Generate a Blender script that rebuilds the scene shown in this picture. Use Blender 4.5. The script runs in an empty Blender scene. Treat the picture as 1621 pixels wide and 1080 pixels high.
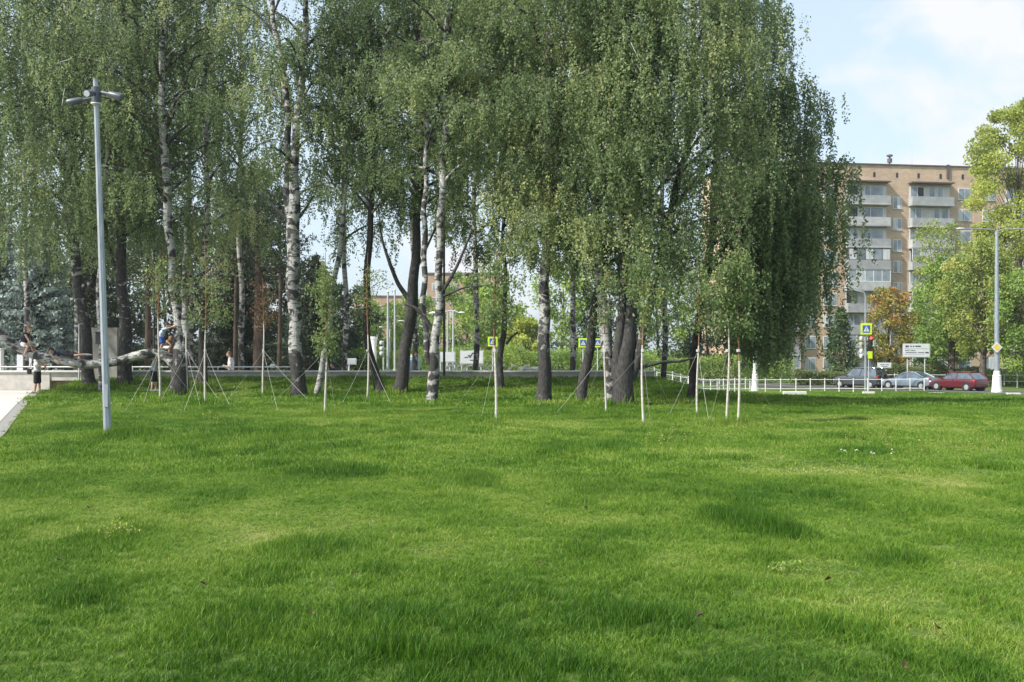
import bpy, math, random
import numpy as np
from mathutils import Vector, Matrix

random.seed(7)
scene = bpy.context.scene
COL = scene.collection
F = 1576.0                     # focal length in photo pixels (35 mm on a 36 mm wide frame)
EYE = 1.6

# ---------------------------------------------------------------- camera
cam_data = bpy.data.cameras.new('camera')
cam_data.lens = 35.0
cam_data.sensor_width = 36.0
cam_data.shift_y = 15.0 / 1621.0
cam_data.clip_start = 0.1
cam_data.clip_end = 5000.0
cam = bpy.data.objects.new('camera', cam_data)
COL.objects.link(cam)
cam.location = (0, 0, EYE)
cam.rotation_euler = (math.radians(90), 0, 0)
scene.camera = cam

# ---------------------------------------------------------------- light, sky, exposure
SUN_EL = math.radians(44)
to_sun = Vector((-0.80, -0.42, 0)).normalized() * math.cos(SUN_EL) + Vector((0, 0, math.sin(SUN_EL)))
sd = bpy.data.lights.new('sun', 'SUN')
sd.energy = 3.6
sd.angle = math.radians(1.0)
sd.color = (1.0, 0.95, 0.86)
sun = bpy.data.objects.new('sun', sd)
COL.objects.link(sun)
sun.rotation_euler = to_sun.to_track_quat('Z', 'Y').to_euler()
sun.location = (-60, -40, 60)

world = bpy.data.worlds.new("World")
scene.world = world
world.use_nodes = True
wt = world.node_tree
for n in list(wt.nodes):
    wt.nodes.remove(n)
wo = wt.nodes.new('ShaderNodeOutputWorld')
bg = wt.nodes.new('ShaderNodeBackground')
bg.inputs['Strength'].default_value = 0.15
sky = wt.nodes.new('ShaderNodeTexSky')
sky.sky_type = 'NISHITA'
sky.sun_disc = False
sky.sun_elevation = SUN_EL
sky.sun_rotation = math.atan2(to_sun.x, to_sun.y) % (2 * math.pi)
sky.dust_density = 2.5
sky.air_density = 1.0
tc = wt.nodes.new('ShaderNodeTexCoord')
mp = wt.nodes.new('ShaderNodeMapping')
mp.inputs['Scale'].default_value = (1.0, 1.0, 1.7)
mp.inputs['Location'].default_value = (0.42, 0.0, 0.13)
nz = wt.nodes.new('ShaderNodeTexNoise')
nz.inputs['Scale'].default_value = 6.0
nz.inputs['Detail'].default_value = 7
nz.inputs['Roughness'].default_value = 0.52
nz.inputs['Distortion'].default_value = 0.25
cr = wt.nodes.new('ShaderNodeValToRGB')
cr.color_ramp.elements[0].position = 0.55
cr.color_ramp.elements[0].color = (0.0, 0.0, 0.0, 1)
cr.color_ramp.elements[1].position = 0.66
cr.color_ramp.elements[1].color = (0.95, 0.95, 0.95, 1)
mx = wt.nodes.new('ShaderNodeMix')
mx.data_type = 'RGBA'
mx.inputs[7].default_value = (3.2, 3.25, 3.4, 1)      # bright cloud
hz = wt.nodes.new('ShaderNodeMix'); hz.data_type = 'RGBA'; hz.inputs[0].default_value = 0.72
hz.inputs[7].default_value = (2.5, 2.95, 3.35, 1)      # thin high haze over the whole sky
L = wt.links.new
L(tc.outputs['Generated'], mp.inputs['Vector'])
L(mp.outputs['Vector'], nz.inputs['Vector'])
# one larger bank of cloud low over the apartment block, on top of the scattered noise
dist = wt.nodes.new('ShaderNodeVectorMath'); dist.operation = 'DISTANCE'
dist.inputs[1].default_value = Vector((0.36, 0.90, 0.21)).normalized()
bank = wt.nodes.new('ShaderNodeMapRange'); bank.inputs[1].default_value = 0.0; bank.inputs[2].default_value = 0.19
bank.inputs[3].default_value = 0.20; bank.inputs[4].default_value = 0.0; bank.interpolation_type = 'SMOOTHSTEP'
addn = wt.nodes.new('ShaderNodeMath'); addn.operation = 'ADD'
L(tc.outputs['Generated'], dist.inputs[0]); L(dist.outputs['Value'], bank.inputs[0])
L(nz.outputs['Fac'], addn.inputs[0]); L(bank.outputs[0], addn.inputs[1])
L(addn.outputs[0], cr.inputs['Fac'])
L(cr.outputs['Color'], mx.inputs[0])
L(sky.outputs['Color'], hz.inputs[6])
L(hz.outputs[2], mx.inputs[6])
L(mx.outputs[2], bg.inputs['Color'])
L(bg.outputs['Background'], wo.inputs['Surface'])

scene.view_settings.view_transform = 'Standard'
scene.view_settings.look = 'None'
scene.view_settings.exposure = 1.03
scene.view_settings.gamma = 1.0
scene.render.engine = 'CYCLES'
scene.cycles.max_bounces = 6
scene.cycles.diffuse_bounces = 3
scene.cycles.glossy_bounces = 2
scene.cycles.transmission_bounces = 3
scene.cycles.transparent_max_bounces = 6
scene.cycles.caustics_reflective = False
scene.cycles.caustics_refractive = False

# ---------------------------------------------------------------- helpers
def at(px, py, Y):
    return Vector(((px - 810.5) / F * Y, Y, EYE - (py - 555.0) / F * Y))

def X(px, Y):
    return (px - 810.5) / F * Y

def sstep(t):
    t = np.clip(t, 0, 1)
    return t * t * (3 - 2 * t)

def ground_z(x, y):
    x = np.asarray(x, float); y = np.asarray(y, float)
    right = -1.5 * sstep((y - 24) / 46.0) - 0.3 * sstep((y - 70) / 25.0)
    left = -0.22 * sstep((y - 39.6) / 0.8) - 0.35 * sstep((y - 58) / 40.0)
    w = sstep((x - 5.9) / 9.0)
    z = left * (1 - w) + right * w
    # the mound in front of and under the parapet
    inx = 1 - sstep((x - 5.6) / 1.9)
    path = sstep((x + 17.6) / 1.2)
    rise = sstep((y - 34.6) / 4.9) * (1 - sstep((y - 40.3) / 0.6))
    z = z + 0.52 * rise * inx * path
    return z

def gz(x, y):
    return float(ground_z(x, y))

_ng = {}
def vnoise(x, y, seed=0):
    """smooth value noise, numpy"""
    g = _ng.get(seed)
    if g is None:
        g = np.random.RandomState(seed).rand(256, 256); _ng[seed] = g
    xi = np.floor(x).astype(int); yi = np.floor(y).astype(int)
    fx = x - xi; fy = y - yi
    fx = fx * fx * (3 - 2 * fx); fy = fy * fy * (3 - 2 * fy)
    a = g[xi % 256, yi % 256]; b = g[(xi + 1) % 256, yi % 256]
    c = g[xi % 256, (yi + 1) % 256]; d = g[(xi + 1) % 256, (yi + 1) % 256]
    return (a * (1 - fx) + b * fx) * (1 - fy) + (c * (1 - fx) + d * fx) * fy

def fbm(x, y, seed=0, octs=4):
    s = 0; a = 0.5; t = 0
    for o in range(octs):
        s = s + a * vnoise(x * 2 ** o, y * 2 ** o, seed + o); t += a; a *= 0.55
    return s / t

# ---- mesh builder
class MB:
    def __init__(s):
        s.v = []; s.q = []; s.n = 0; s.t = []
    def add(s, verts, faces, tint=0.0):
        """faces: list of lists or an int array (k,m)"""
        verts = np.asarray(verts, float).reshape(-1, 3)
        if isinstance(faces, np.ndarray):
            s.q.append(faces.astype(np.int64) + s.n)
        else:
            by = {}
            for f in faces:
                by.setdefault(len(f), []).append(f)
            for k in by:
                s.q.append(np.array(by[k], np.int64) + s.n)
        tt = np.broadcast_to(np.asarray(tint, float), (len(verts),))
        s.t.append(tt); s.v.append(verts); s.n += len(verts)
        return s
    def box(s, c, d, rz=0.0, tint=0.0, taper=1.0):
        cx, cy, cz = c; dx, dy, dz = d[0] / 2, d[1] / 2, d[2] / 2
        pts = []
        for sz, k in ((-1, 1.0), (1, taper)):
            for sx, sy in ((-1, -1), (1, -1), (1, 1), (-1, 1)):
                x, y = sx * dx * k, sy * dy * k
                pts.append((cx + x * math.cos(rz) - y * math.sin(rz), cy + x * math.sin(rz) + y * math.cos(rz), cz + sz * dz))
        s.add(pts, [[0, 3, 2, 1], [4, 5, 6, 7], [0, 1, 5, 4], [1, 2, 6, 5], [2, 3, 7, 6], [3, 0, 4, 7]], tint)
        return s
    def tube(s, pts, rad, k=8, caps=True, tint=0.0, sx=1.0):
        P = np.array([list(p) for p in pts], float); n = len(P)
        R = np.broadcast_to(np.asarray(rad, float), (n,))
        T = np.gradient(P, axis=0); T /= np.maximum(np.linalg.norm(T, axis=1, keepdims=True), 1e-9)
        up = np.array([0, 0, 1.0]) if abs(T[0][2]) < 0.9 else np.array([0, 1.0, 0])
        A = np.cross(up, T[0]); A /= np.linalg.norm(A)
        V = np.zeros((n, k, 3)); ang = np.linspace(0, 2 * np.pi, k, endpoint=False)
        for i in range(n):
            A = A - T[i] * np.dot(A, T[i]); A /= max(np.linalg.norm(A), 1e-9)
            B = np.cross(T[i], A)
            V[i] = P[i] + R[i] * (np.outer(np.cos(ang) * sx, A) + np.outer(np.sin(ang), B))
        i0 = np.arange(n - 1)[:, None] * k; j = np.arange(k)[None, :]; j2 = (j + 1) % k
        fq = np.stack([i0 + j, i0 + j2, i0 + k + j2, i0 + k + j], -1).reshape(-1, 4)
        tt = np.repeat(np.broadcast_to(np.asarray(tint, float), (n,)), k)
        s.add(V.reshape(-1, 3), fq, tt)
        if caps and R[0] > 1e-4:
            s.add(V[0], [list(range(k))[::-1]], tt[0])
        if caps and R[-1] > 1e-4:
            s.add(V[-1], [list(range(k))], tt[-1])
        return s
    def cyl(s, base, r0, h, r1=None, k=16, tint=0.0):
        b = Vector(base)
        return s.tube([b, b + Vector((0, 0, h))], [r0, r0 if r1 is None else r1], k, tint=tint)
    def lathe(s, base, prof, k=20):
        b = Vector(base)
        V = []
        for r, z in prof:
            for i in range(k):
                a = 2 * math.pi * i / k
                V.append((b.x + r * math.cos(a), b.y + r * math.sin(a), b.z + z))
        f = []
        for i in range(len(prof) - 1):
            for j in range(k):
                f.append([i * k + j, i * k + (j + 1) % k, (i + 1) * k + (j + 1) % k, (i + 1) * k + j])
        f.append(list(range(k))[::-1]); f.append([(len(prof) - 1) * k + j for j in range(k)])
        return s.add(V, f)
    def ball(s, c, r, k=12, m=8, tint=0.0):
        rx, ry, rz = r if hasattr(r, '__len__') else (r, r, r)
        V = [(c[0], c[1], c[2] - rz)]
        for i in range(1, m):
            a = math.pi * i / m - math.pi / 2
            for j in range(k):
                b = 2 * math.pi * j / k
                V.append((c[0] + rx * math.cos(a) * math.cos(b), c[1] + ry * math.cos(a) * math.sin(b), c[2] + rz * math.sin(a)))
        V.append((c[0], c[1], c[2] + rz))
        f = []
        for j in range(k):
            f.append([0, 1 + (j + 1) % k, 1 + j])
            f.append([len(V) - 1, 1 + (m - 2) * k + j, 1 + (m - 2) * k + (j + 1) % k])
        for i in range(m - 2):
            for j in range(k):
                f.append([1 + i * k + j, 1 + i * k + (j + 1) % k, 1 + (i + 1) * k + (j + 1) % k, 1 + (i + 1) * k + j])
        return s.add(V, f, tint)
    def prism(s, poly, origin, ux, uy, depth, tint=0.0):
        """polygon in the (ux,uy) plane at origin, extruded along ux x uy by depth"""
        o = Vector(origin); ux = Vector(ux); uy = Vector(uy); nn = ux.cross(uy).normalized() * depth
        n = len(poly)
        V = [o + ux * a + uy * b for a, b in poly] + [o + ux * a + uy * b + nn for a, b in poly]
        f = [list(range(n))[::-1], list(range(n, 2 * n))] + [[i, (i + 1) % n, n + (i + 1) % n, n + i] for i in range(n)]
        return s.add([tuple(v) for v in V], f, tint)
    def build(s, name, mat, parent=None, smooth=False, world=True, bevel=0.0):
        me = bpy.data.meshes.new(name)
        V = np.concatenate(s.v)
        if parent is not None and world:
            p = parent; off = Vector((0, 0, 0))
            while p is not None:
                off += p.location; p = p.parent
            V = V - np.array(off)
        me.vertices.add(len(V)); me.vertices.foreach_set('co', V.astype(np.float32).ravel())
        li = np.concatenate([q.ravel() for q in s.q])
        tot = np.concatenate([np.full(len(q), q.shape[1]) for q in s.q])
        st = np.concatenate([[0], np.cumsum(tot)[:-1]])
        me.loops.add(len(li)); me.loops.foreach_set('vertex_index', li.astype(np.int32))
        me.polygons.add(len(tot)); me.polygons.foreach_set('loop_start', st.astype(np.int32))
        me.polygons.foreach_set('loop_total', tot.astype(np.int32))
        me.polygons.foreach_set('use_smooth', np.full(len(tot), bool(smooth)))
        a = me.attributes.new('tint', 'FLOAT', 'POINT')
        a.data.foreach_set('value', np.concatenate(s.t).astype(np.float32))
        me.update(calc_edges=True); me.validate()
        me.materials.append(mat)
        o = bpy.data.objects.new(name, me); COL.objects.link(o)
        if parent is not None:
            o.parent = parent
        if bevel:
            b = o.modifiers.new('bevel', 'BEVEL'); b.width = bevel; b.segments = 2; b.limit_method = 'ANGLE'
        return o

LABELS = {}
def tag(o, label=None, cat=None, group=None, kind=None):
    if label:
        assert 4 <= len(label.split()) <= 16, label
        if label in LABELS and not group:
            print('DUP LABEL', label)
        LABELS[label] = 1
        o['label'] = label
    if cat: o['category'] = cat
    if group: o['group'] = group
    if kind: o['kind'] = kind
    return o

def thing(name, loc, label, cat, group=None, rz=0.0):
    o = bpy.data.objects.new(name, None); COL.objects.link(o)
    o.empty_display_size = 0.3
    o.location = loc; o.rotation_euler = (0, 0, rz)
    return tag(o, label, cat, group)

def dup(root, loc, rz, label, group=None):
    r = root.copy(); COL.objects.link(r); r.location = loc; r.rotation_euler = (0, 0, rz)
    r['label'] = label
    if group: r['group'] = group
    LABELS[label] = 1
    for ch in list(root.children):
        c = ch.copy(); COL.objects.link(c); c.parent = r
        for g in list(ch.children):
            d = g.copy(); COL.objects.link(d); d.parent = c
    return r

# ---------------------------------------------------------------- materials
def newmat(name):
    m = bpy.data.materials.new(name); m.use_nodes = True
    t = m.node_tree; b = t.nodes['Principled BSDF']
    return m, t, b

def ramp(t, stops):
    r = t.nodes.new('ShaderNodeValToRGB')
    while len(r.color_ramp.elements) < len(stops):
        r.color_ramp.elements.new(0.5)
    for e, (p, c) in zip(r.color_ramp.elements, stops):
        e.position = p; e.color = (c[0], c[1], c[2], 1)
    return r

def surf(name, c1, c2=None, rough=0.6, scale=4.0, metal=0.0, bump=0.0, stretch=(1, 1, 1), spec=0.5, detail=4, coat=0.0, lo=0.35, hi=0.65):
    m, t, b = newmat(name)
    c2 = c2 or tuple(x * 0.82 for x in c1)
    co = t.nodes.new('ShaderNodeTexCoord'); mp = t.nodes.new('ShaderNodeMapping')
    mp.inputs['Scale'].default_value = stretch
    nz = t.nodes.new('ShaderNodeTexNoise'); nz.inputs['Scale'].default_value = scale; nz.inputs['Detail'].default_value = detail
    r = ramp(t, [(lo, c2), (hi, c1)])
    t.links.new(co.outputs['Object'], mp.inputs['Vector']); t.links.new(mp.outputs['Vector'], nz.inputs['Vector'])
    t.links.new(nz.outputs['Fac'], r.inputs['Fac']); t.links.new(r.outputs['Color'], b.inputs['Base Color'])
    b.inputs['Roughness'].default_value = rough; b.inputs['Metallic'].default_value = metal
    b.inputs['Specular IOR Level'].default_value = spec
    b.inputs['Coat Weight'].default_value = coat
    if bump:
        bp = t.nodes.new('ShaderNodeBump'); bp.inputs['Strength'].default_value = bump; bp.inputs['Distance'].default_value = 0.02
        t.links.new(nz.outputs['Fac'], bp.inputs['Height']); t.links.new(bp.outputs['Normal'], b.inputs['Normal'])
    return m

def leafmat(name, stops, trans=0.35, rough=0.55, attr='tint', inst=False):
    m, t, b = newmat(name)
    a = t.nodes.new('ShaderNodeAttribute'); a.attribute_name = attr
    a.attribute_type = 'INSTANCER' if inst else 'GEOMETRY'
    r = ramp(t, stops)
    t.links.new(a.outputs['Fac'], r.inputs['Fac'])
    t.links.new(r.outputs['Color'], b.inputs['Base Color'])
    b.inputs['Roughness'].default_value = rough
    b.inputs['Specular IOR Level'].default_value = 0.35
    tr = t.nodes.new('ShaderNodeBsdfTranslucent'); mx = t.nodes.new('ShaderNodeMixShader')
    hs = t.nodes.new('ShaderNodeHueSaturation'); hs.inputs['Value'].default_value = 1.35; hs.inputs['Hue'].default_value = 0.485
    t.links.new(r.outputs['Color'], hs.inputs['Color']); t.links.new(hs.outputs['Color'], tr.inputs['Color'])
    mx.inputs[0].default_value = trans
    out = t.nodes['Material Output']
    t.links.new(b.outputs[0], mx.inputs[1]); t.links.new(tr.outputs[0], mx.inputs[2]); t.links.new(mx.outputs[0], out.inputs['Surface'])
    return m

def birch_bark(name='birch_bark', white=(0.42, 0.415, 0.40), dark=(0.032, 0.031, 0.030)):
    m, t, b = newmat(name)
    co = t.nodes.new('ShaderNodeTexCoord')
    def nz(scale, st, detail=3, dist=0.0):
        mp = t.nodes.new('ShaderNodeMapping'); mp.inputs['Scale'].default_value = st
        n = t.nodes.new('ShaderNodeTexNoise'); n.inputs['Scale'].default_value = scale; n.inputs['Detail'].default_value = detail
        n.inputs['Distortion'].default_value = dist
        t.links.new(co.outputs['Object'], mp.inputs['Vector']); t.links.new(mp.outputs['Vector'], n.inputs['Vector'])
        return n
    a = t.nodes.new('ShaderNodeAttribute'); a.attribute_name = 'tint'
    big = nz(3.2, (1, 1, 1.4), 5, 0.6); lent = nz(5.0, (1, 1, 6.0), 3)
    # patches of black fissured bark grow with the dark attribute
    def math_(op, x, y):
        n = t.nodes.new('ShaderNodeMath'); n.operation = op
        for i, v in enumerate((x, y)):
            if isinstance(v, (int, float)): n.inputs[i].default_value = v
            else: t.links.new(v, n.inputs[i])
        return n.outputs[0]
    s1 = math_('ADD', big.outputs['Fac'], math_('MULTIPLY', math_('SUBTRACT', a.outputs['Fac'], 0.30), 0.52))
    r1 = t.nodes.new('ShaderNodeMapRange'); r1.inputs[1].default_value = 0.52; r1.inputs[2].default_value = 0.60
    t.links.new(s1, r1.inputs[0])
    r2 = t.nodes.new('ShaderNodeMapRange'); r2.inputs[1].default_value = 0.56; r2.inputs[2].default_value = 0.63
    t.links.new(lent.outputs['Fac'], r2.inputs[0])
    mxx = math_('MAXIMUM', r1.outputs[0], r2.outputs[0])
    tone = nz(1.3, (1, 1, 1), 3)
    rw = ramp(t, [(0.3, tuple(c * 0.72 for c in white)), (0.7, white)])
    t.links.new(tone.outputs['Fac'], rw.inputs['Fac'])
    fine = nz(22, (1, 1, 0.35), 4)
    rd = ramp(t, [(0.35, dark), (0.7, tuple(c * 2.4 for c in dark))])
    t.links.new(fine.outputs['Fac'], rd.inputs['Fac'])
    mx = t.nodes.new('ShaderNodeMix'); mx.data_type = 'RGBA'
    t.links.new(mxx, mx.inputs[0]); t.links.new(rw.outputs['Color'], mx.inputs[6]); t.links.new(rd.outputs['Color'], mx.inputs[7])
    t.links.new(mx.outputs[2], b.inputs['Base Color'])
    b.inputs['Roughness'].default_value = 0.85; b.inputs['Specular IOR Level'].default_value = 0.2
    bp = t.nodes.new('ShaderNodeBump'); bp.inputs['Strength'].default_value = 0.7; bp.inputs['Distance'].default_value = 0.03
    t.links.new(fine.outputs['Fac'], bp.inputs['Height']); t.links.new(bp.outputs['Normal'], b.inputs['Normal'])
    return m

M = {}
M['bark'] = birch_bark()
M['bark_grey'] = surf('grey_bark', (0.13, 0.11, 0.09), (0.05, 0.042, 0.035), 0.9, 9, bump=0.6, stretch=(1, 1, .3), spec=.2)
M['bark_twig'] = surf('twig_bark', (0.07, 0.055, 0.045), (0.035, 0.028, 0.024), 0.9, 6, spec=.2)
M['bark_pine'] = surf('pine_bark', (0.10, 0.07, 0.052), (0.04, 0.032, 0.028), 0.9, 5, bump=0.6, stretch=(1, 1, .4), spec=.2)
M['sap_bark'] = surf('young_bark', (0.54, 0.52, 0.47), (0.40, 0.37, 0.33), 0.8, 14, stretch=(1, 1, 2), spec=.2)
M['sap_brown'] = surf('brown_young_bark', (0.26, 0.15, 0.08), (0.16, 0.09, 0.05), 0.8, 14, spec=.2)
M['birch_leaf'] = leafmat('birch_leaf', [(0.0, (0.068, 0.112, 0.046)), (0.4, (0.132, 0.195, 0.082)), (0.75, (0.235, 0.30, 0.13)), (1.0, (0.38, 0.42, 0.18))], 0.45)
M['sap_leaf'] = leafmat('young_birch_leaf', [(0.0, (0.11, 0.175, 0.065)), (0.6, (0.18, 0.25, 0.095)), (1.0, (0.29, 0.34, 0.10))], 0.42)
M['dry_leaf'] = leafmat('withered_leaf', [(0.0, (0.10, 0.085, 0.035)), (0.6, (0.20, 0.115, 0.06)), (1.0, (0.30, 0.20, 0.09))], 0.3)
M['lush_leaf'] = leafmat('lush_leaf', [(0.0, (0.10, 0.175, 0.035)), (0.5, (0.20, 0.31, 0.06)), (1.0, (0.40, 0.50, 0.11))], 0.35)
M['dark_leaf'] = leafmat('dark_leaf', [(0.0, (0.026, 0.048, 0.022)), (0.6, (0.052, 0.085, 0.036)), (1.0, (0.10, 0.135, 0.05))], 0.25)
M['bright_leaf'] = leafmat('bright_leaf', [(0.0, (0.20, 0.26, 0.05)), (0.6, (0.37, 0.43, 0.09)), (1.0, (0.50, 0.54, 0.14))], 0.42)
M['autumn_leaf'] = leafmat('autumn_leaf', [(0.0, (0.13, 0.17, 0.035)), (0.4, (0.28, 0.27, 0.055)), (0.75, (0.46, 0.27, 0.08)), (1.0, (0.54, 0.30, 0.10))], 0.35)
M['olive_leaf'] = leafmat('olive_leaf', [(0.0, (0.16, 0.23, 0.05)), (0.6, (0.32, 0.38, 0.09)), (1.0, (0.48, 0.42, 0.14))], 0.35)
M['spruce'] = leafmat('blue_spruce_needles', [(0.0, (0.06, 0.09, 0.08)), (0.5, (0.16, 0.215, 0.195)), (1.0, (0.36, 0.43, 0.37))], 0.08)
M['conifer'] = leafmat('dark_needles', [(0.0, (0.016, 0.030, 0.014)), (0.6, (0.030, 0.050, 0.022)), (1.0, (0.06, 0.085, 0.03))], 0.08)
M['thuja'] = leafmat('green_conifer_needles', [(0.0, (0.05, 0.09, 0.032)), (0.6, (0.09, 0.145, 0.052)), (1.0, (0.15, 0.21, 0.075))], 0.15)
M['hedge_leaf'] = leafmat('hedge_leaf', [(0.0, (0.08, 0.12, 0.035)), (0.6, (0.14, 0.18, 0.06)), (1.0, (0.22, 0.25, 0.11))], 0.3)
M['galv'] = surf('galvanised_steel', (0.36, 0.40, 0.44), (0.25, 0.285, 0.32), 0.42, 6, metal=0.35, stretch=(3, 3, .5))
M['darkmetal'] = surf('dark_grey_metal', (0.10, 0.115, 0.135), None, 0.45, 6, metal=0.3)
M['black'] = surf('black_paint', (0.018, 0.018, 0.02), None, 0.5, 8)
M['white'] = surf('white_paint', (0.76, 0.76, 0.74), (0.62, 0.62, 0.60), 0.5, 3)
M['lightgrey'] = surf('light_grey_paint', (0.50, 0.52, 0.54), (0.40, 0.42, 0.44), 0.5, 2)
M['lens'] = surf('lamp_glass', (0.75, 0.78, 0.80), None, 0.15, 3)
M['concrete'] = surf('pale_concrete', (0.52, 0.50, 0.46), (0.40, 0.385, 0.355), 0.85, 3.5, bump=0.15, detail=8)
M['concrete_top'] = surf('pale_coping', (0.66, 0.645, 0.61), (0.54, 0.53, 0.50), 0.8, 2.5, detail=8)
M['slab'] = surf('grey_concrete_panel', (0.34, 0.325, 0.30), (0.24, 0.23, 0.21), 0.9, 2.2, detail=8)
M['rope'] = surf('white_rope', (0.50, 0.50, 0.46), (0.36, 0.36, 0.33), 0.9, 30)
M['wood'] = surf('weathered_wood', (0.34, 0.25, 0.15), (0.22, 0.15, 0.09), 0.85, 9)
M['pvc'] = surf('window_frame_white', (0.78, 0.78, 0.77), None, 0.4, 3)
M['signblue'] = surf('sign_blue', (0.03, 0.10, 0.42), None, 0.4, 3)
M['signyel'] = surf('sign_yellow_green', (0.62, 0.80, 0.03), None, 0.4, 3)
M['signwhite'] = surf('sign_white', (0.66, 0.68, 0.70), (0.56, 0.58, 0.61), 0.4, 1)
M['signgrey'] = surf('sign_grey_back', (0.36, 0.38, 0.41), None, 0.5, 2)
M['orange'] = surf('orange_yellow_paint', (0.75, 0.40, 0.05), None, 0.4, 3)
M['asphalt'] = surf('asphalt', (0.075, 0.073, 0.07), (0.045, 0.044, 0.043), 0.9, 14, detail=8)
M['rubber'] = surf('tyre_rubber', (0.02, 0.02, 0.02), None, 0.85, 20)
M['alloy'] = surf('alloy_rim', (0.62, 0.63, 0.65), None, 0.3, 6, metal=0.6)
M['chrome'] = surf('chrome_trim', (0.6, 0.6, 0.62), None, 0.15, 6, metal=0.9)
M['carglass'] = surf('car_glass', (0.10, 0.14, 0.17), (0.03, 0.04, 0.05), 0.06, 1.2, spec=.9, coat=1.0)
M['glass'] = surf('window_glass', (0.34, 0.39, 0.44), (0.14, 0.17, 0.20), 0.08, 0.45, spec=.8)
M['red_lens'] = surf('red_lens', (0.50, 0.02, 0.02), None, 0.2, 6)
M['amber'] = surf('amber_lens', (0.80, 0.55, 0.06), None, 0.2, 6)

M['weed_stem'] = surf('weed_stem', (0.16, 0.20, 0.05), (0.12, 0.12, 0.04), 0.8, 14)
def emis(name, col, s):
    m, t, b = newmat(name)
    b.inputs['Base Color'].default_value = (*col, 1)
    b.inputs['Emission Color'].default_value = (*col, 1); b.inputs['Emission Strength'].default_value = s
    return m
M['red_light'] = emis('lit_red_signal', (1.0, 0.06, 0.04), 2.2)

def paving(name, c1, c2, size):
    m, t, b = newmat(name)
    co = t.nodes.new('ShaderNodeTexCoord')
    br = t.nodes.new('ShaderNodeTexBrick'); br.inputs['Scale'].default_value = 1.0
    br.inputs['Color1'].default_value = (*c1, 1); br.inputs['Color2'].default_value = (*[c * .93 for c in c1], 1)
    br.inputs['Mortar'].default_value = (*c2, 1); br.inputs['Mortar Size'].default_value = 0.008
    br.inputs['Brick Width'].default_value = size[0]; br.inputs['Row Height'].default_value = size[1]
    nz = t.nodes.new('ShaderNodeTexNoise'); nz.inputs['Scale'].default_value = 1.1; nz.inputs['Detail'].default_value = 8
    r = ramp(t, [(0.3, (0.80, 0.79, 0.77)), (0.7, (1, 1, 1))])
    mx = t.nodes.new('ShaderNodeMix'); mx.data_type = 'RGBA'; mx.blend_type = 'MULTIPLY'; mx.inputs[0].default_value = 1
    t.links.new(co.outputs['Object'], br.inputs['Vector']); t.links.new(co.outputs['Object'], nz.inputs['Vector'])
    t.links.new(nz.outputs['Fac'], r.inputs['Fac']); t.links.new(br.outputs['Color'], mx.inputs[6]); t.links.new(r.outputs['Color'], mx.inputs[7])
    t.links.new(mx.outputs[2], b.inputs['Base Color']); b.inputs['Roughness'].default_value = 0.8
    return m
M['paving'] = paving('pale_paving', (0.56, 0.54, 0.51), (0.40, 0.39, 0.37), (1.2, 0.6))

def brickwall(name, c1, c2, mortar):
    m, t, b = newmat(name)
    co = t.nodes.new('ShaderNodeTexCoord'); mp = t.nodes.new('ShaderNodeMapping')
    mp.inputs['Rotation'].default_value = (math.radians(90), 0, 0)
    br = t.nodes.new('ShaderNodeTexBrick'); br.inputs['Scale'].default_value = 1.0
    br.inputs['Color1'].default_value = (*c1, 1); br.inputs['Color2'].default_value = (*c2, 1)
    br.inputs['Mortar'].default_value = (*mortar, 1); br.inputs['Mortar Size'].default_value = 0.012
    br.inputs['Brick Width'].default_value = 0.5; br.inputs['Row Height'].default_value = 0.17
    nz = t.nodes.new('ShaderNodeTexNoise'); nz.inputs['Scale'].default_value = 0.5; nz.inputs['Detail'].default_value = 8
    r = ramp(t, [(0.3, (0.78, 0.76, 0.74)), (0.7, (1, 1, 1))])
    mx = t.nodes.new('ShaderNodeMix'); mx.data_type = 'RGBA'; mx.blend_type = 'MULTIPLY'; mx.inputs[0].default_value = 1
    t.links.new(co.outputs['Object'], mp.inputs['Vector']); t.links.new(mp.outputs['Vector'], br.inputs['Vector'])
    t.links.new(co.outputs['Object'], nz.inputs['Vector'])
    t.links.new(nz.outputs['Fac'], r.inputs['Fac']); t.links.new(br.outputs['Color'], mx.inputs[6]); t.links.new(r.outputs['Color'], mx.inputs[7])
    t.links.new(mx.outputs[2], b.inputs['Base Color']); b.inputs['Roughness'].default_value = 0.9
    return m
M['brick'] = brickwall('tan_brick', (0.60, 0.445, 0.315), (0.50, 0.355, 0.245), (0.53, 0.46, 0.385))
M['brick_red'] = brickwall('orange_brick', (0.46, 0.30, 0.22), (0.40, 0.25, 0.18), (0.42, 0.36, 0.31))

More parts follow.
